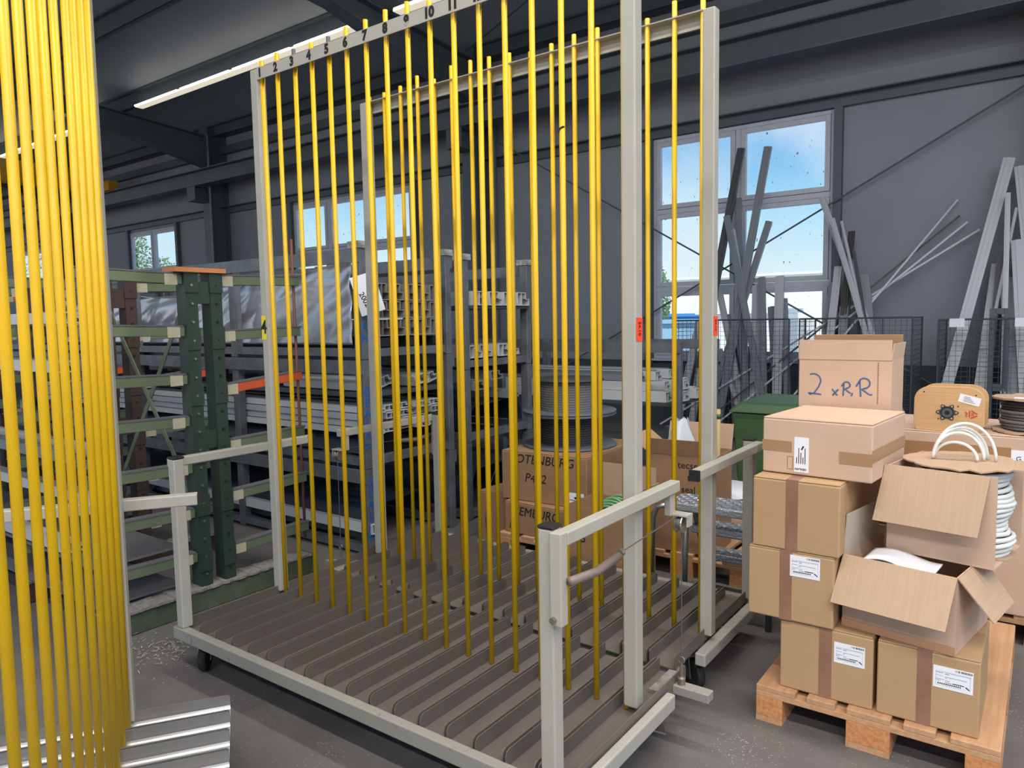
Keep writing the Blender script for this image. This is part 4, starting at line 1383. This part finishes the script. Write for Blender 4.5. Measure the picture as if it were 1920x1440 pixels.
for i, (top, bot, m, lb) in enumerate((((1796, 374), (1640, 560), mPVCL, 'thin white strip, uppermost of the fanned strips on the wall'), ((1800, 404), (1595, 570), mPVCB, 'thin black strip in the fan leaning on the wall'),
                                       ((1814, 416), (1640, 556), mPVCL, 'thin white strip just below the black one in the fan'), ((1837, 430), (1640, 550), mPVCL, 'thin white strip, lowest of the fanned strips on the wall'))):
    leaning('thin_strip', lb, top, bot, .022, .012, m, None, ytop=7.93 - .012 * i, ybot=7.50 + .04 * i, lip=False)
lp = leaning(LP, 'longest white printed profile, leaning leftward in the right-edge cage', (1893, 296), (1782, 700), .115, .05, mPVCL, gC)
leaning(LP, 'white profile leaning the other way at the right edge', (1912, 312), (1955, 760), .10, .05, mPVCL, gC)
leaning(LP, 'wide short white profile left of the grey frame at the right edge', (1872, 495), (1836, 750), .13, .05, mPVCL, gC)
for i, (tx, ty, bx_, w, m) in enumerate(((1890, 362, 1880, .05, mPVCL), (1908, 450, 1925, .12, mPVCL), (1884, 520, 1900, .10, mPVCG), (1902, 520, 1915, .10, mPVCL), (1876, 470, 1850, .06, mPVCD), (1906, 390, 1830, .03, mPVCL), (1915, 560, 1930, .12, mPVCL))):
    leaning(LP, '%s profile bunched in the right-edge cage, %s by its top from the left', (tx, ty), (bx_, 760), w, .045, m, gC, ybot=7.0 + .05 * (i % 7), ytop=7.5 + .03 * (i % 7))
number_offcuts()
fr = thing('small_grey_frame', 'narrow grey frame standing in the right-edge cage', 'frame', (2.72, 7.02, .11))
MB().box(0, .05, 0, .05, 0, 1.5).box(.13, .18, 0, .05, 0, 1.5).box(.05, .13, 0, .05, 0, .05).box(.05, .13, 0, .05, 1.44, 1.5).box(.05, .13, 0, .05, .62, .7).build('frame_bars', mSTEEL, fr, bevel=.004)
for x_, y_, z_, sn in ((2.44, 6.875, 1.42, 'left'), (3.02, 6.875, 1.42, 'right')):
    o = MB().box(-.07, .07, -.003, 0, 0, .09).build('cage_sign', mPAPER)
    o.location = (x_, y_ - .012, z_)
    tag(o, 'small white paper sign at the %s of the right-edge cage' % sn, 'sign', 'signs on the right-edge cage')
# print on the longest profile
d = (on_y(1893, 296, 7.72) - on_y(1782, 700, 7.15)).normalized()
base = on_y(1893, 296, 7.72)
for k in range(9):
    p = -d * (.35 + k * .27) + (base - lp.location)
    x_ = d
    n_ = Vector((0, -1, 0)) - d * d.dot(Vector((0, -1, 0)))
    n_.normalize()
    y_ = n_.cross(x_)
    put_text('GEALAN', .055, mGINK, lp, p + n_ * .014, x_, y_, bold=.0005)

# overhead crane bridge at the far left
cr_ = thing('crane_bridge', 'yellow overhead crane bridge far behind the left bars', 'crane', (-17.5, 7.0, 4.95))
MB().box(-.15, .15, -12, .2, .2, .75).build('bridge_beam', mCRANE, cr_)
MB().box(-.9, .9, .2, .45, .18, .42).build('end_carriage', mCRANE, cr_)

# ------------------------------------------------------------------ the yard outside the windows
tag(MB().box(-90, 60, WY + .3, 120, -.3, -.12).build('yard_ground', mOUTG), 'pale concrete yard outside the windows', kind='structure')
for nm_, x, y, w, d_, h, m, lb in (('white_hall', -14, 34, 30, 10, 3.6, mOUTW, 'long white hall across the yard'), ('container', -9.5, 24, 4.6, 3, 1.7, mOUTB, 'blue container in the yard'),
                              ('wrapped_stack', -3.4, 17, 2.2, 1.5, 1.75, mOUTW, 'white wrapped profile stack just outside the tall window'), ('wrapped_stack', -5.6, 18, 1.9, 1.5, 1.5, mat('yard_pale_blue', '#9cc0dc', .7), 'pale blue wrapped stack just outside the tall window'),
                              ('yard_bin', -6.6, 16, .9, .8, 1.1, mat('yard_yellow', '#c9b63a', .7), 'yellow barrel-sized bin in the yard')):
    t = thing(nm_, lb, {'white_hall': 'building', 'container': 'container', 'yard_bin': 'bin'}.get(nm_, 'stack'), (x, y, -.12))
    MB().box(-w / 2, w / 2, 0, d_, 0, h).build('body', m, t, bevel=.03)
    MB().box(-w / 2 - .1, w / 2 + .1, -.1, d_ + .1, h + .001, h + .12).build('top', m, t)


def tree(label, x, y, h, r, seed):
    t = thing('tree', label, 'tree', (x, y, -.12), 0, 'trees outside')
    q = random.Random(seed)
    MB().tube([(0, 0, 0), (.05, .0, h * .5), (.0, .05, h * .85)], [.16, .1, .03], 8).build('trunk', mBARK, t, True)
    lv = MB()
    for i in range(2600):
        while True:
            p = Vector((q.uniform(-1, 1), q.uniform(-1, 1), q.uniform(-1, 1)))
            if p.length < 1:
                break
        p = Vector((p.x * r, p.y * r, h * .6 + p.z * h * .42))
        a, b = Vector((q.uniform(-1, 1), q.uniform(-1, 1), q.uniform(-1, 1))).normalized(), Vector((q.uniform(-1, 1), q.uniform(-1, 1), q.uniform(-1, 1))).normalized()
        s_ = .045 + q.random() * .05
        lv.add([p - a * s_, p + b * s_ * .6, p + a * s_, p - b * s_ * .6], [(0, 1, 2, 3)])
    lv.build('foliage', mLEAF, t)


tree('leafy tree outside the small two-pane window, filling the left pane', -28.9, 14.0, 6.0, .75, 1)
tree('leafy tree low in the right pane of the small window', -26.5, 14.0, 4.5, .7, 2)
tree('tree filling the farthest left window', -39.0, 14.0, 7.0, 3.0, 3)
tree('small tree at the left foot of the tall window', -8.2, 22.0, 3.7, .55, 4)
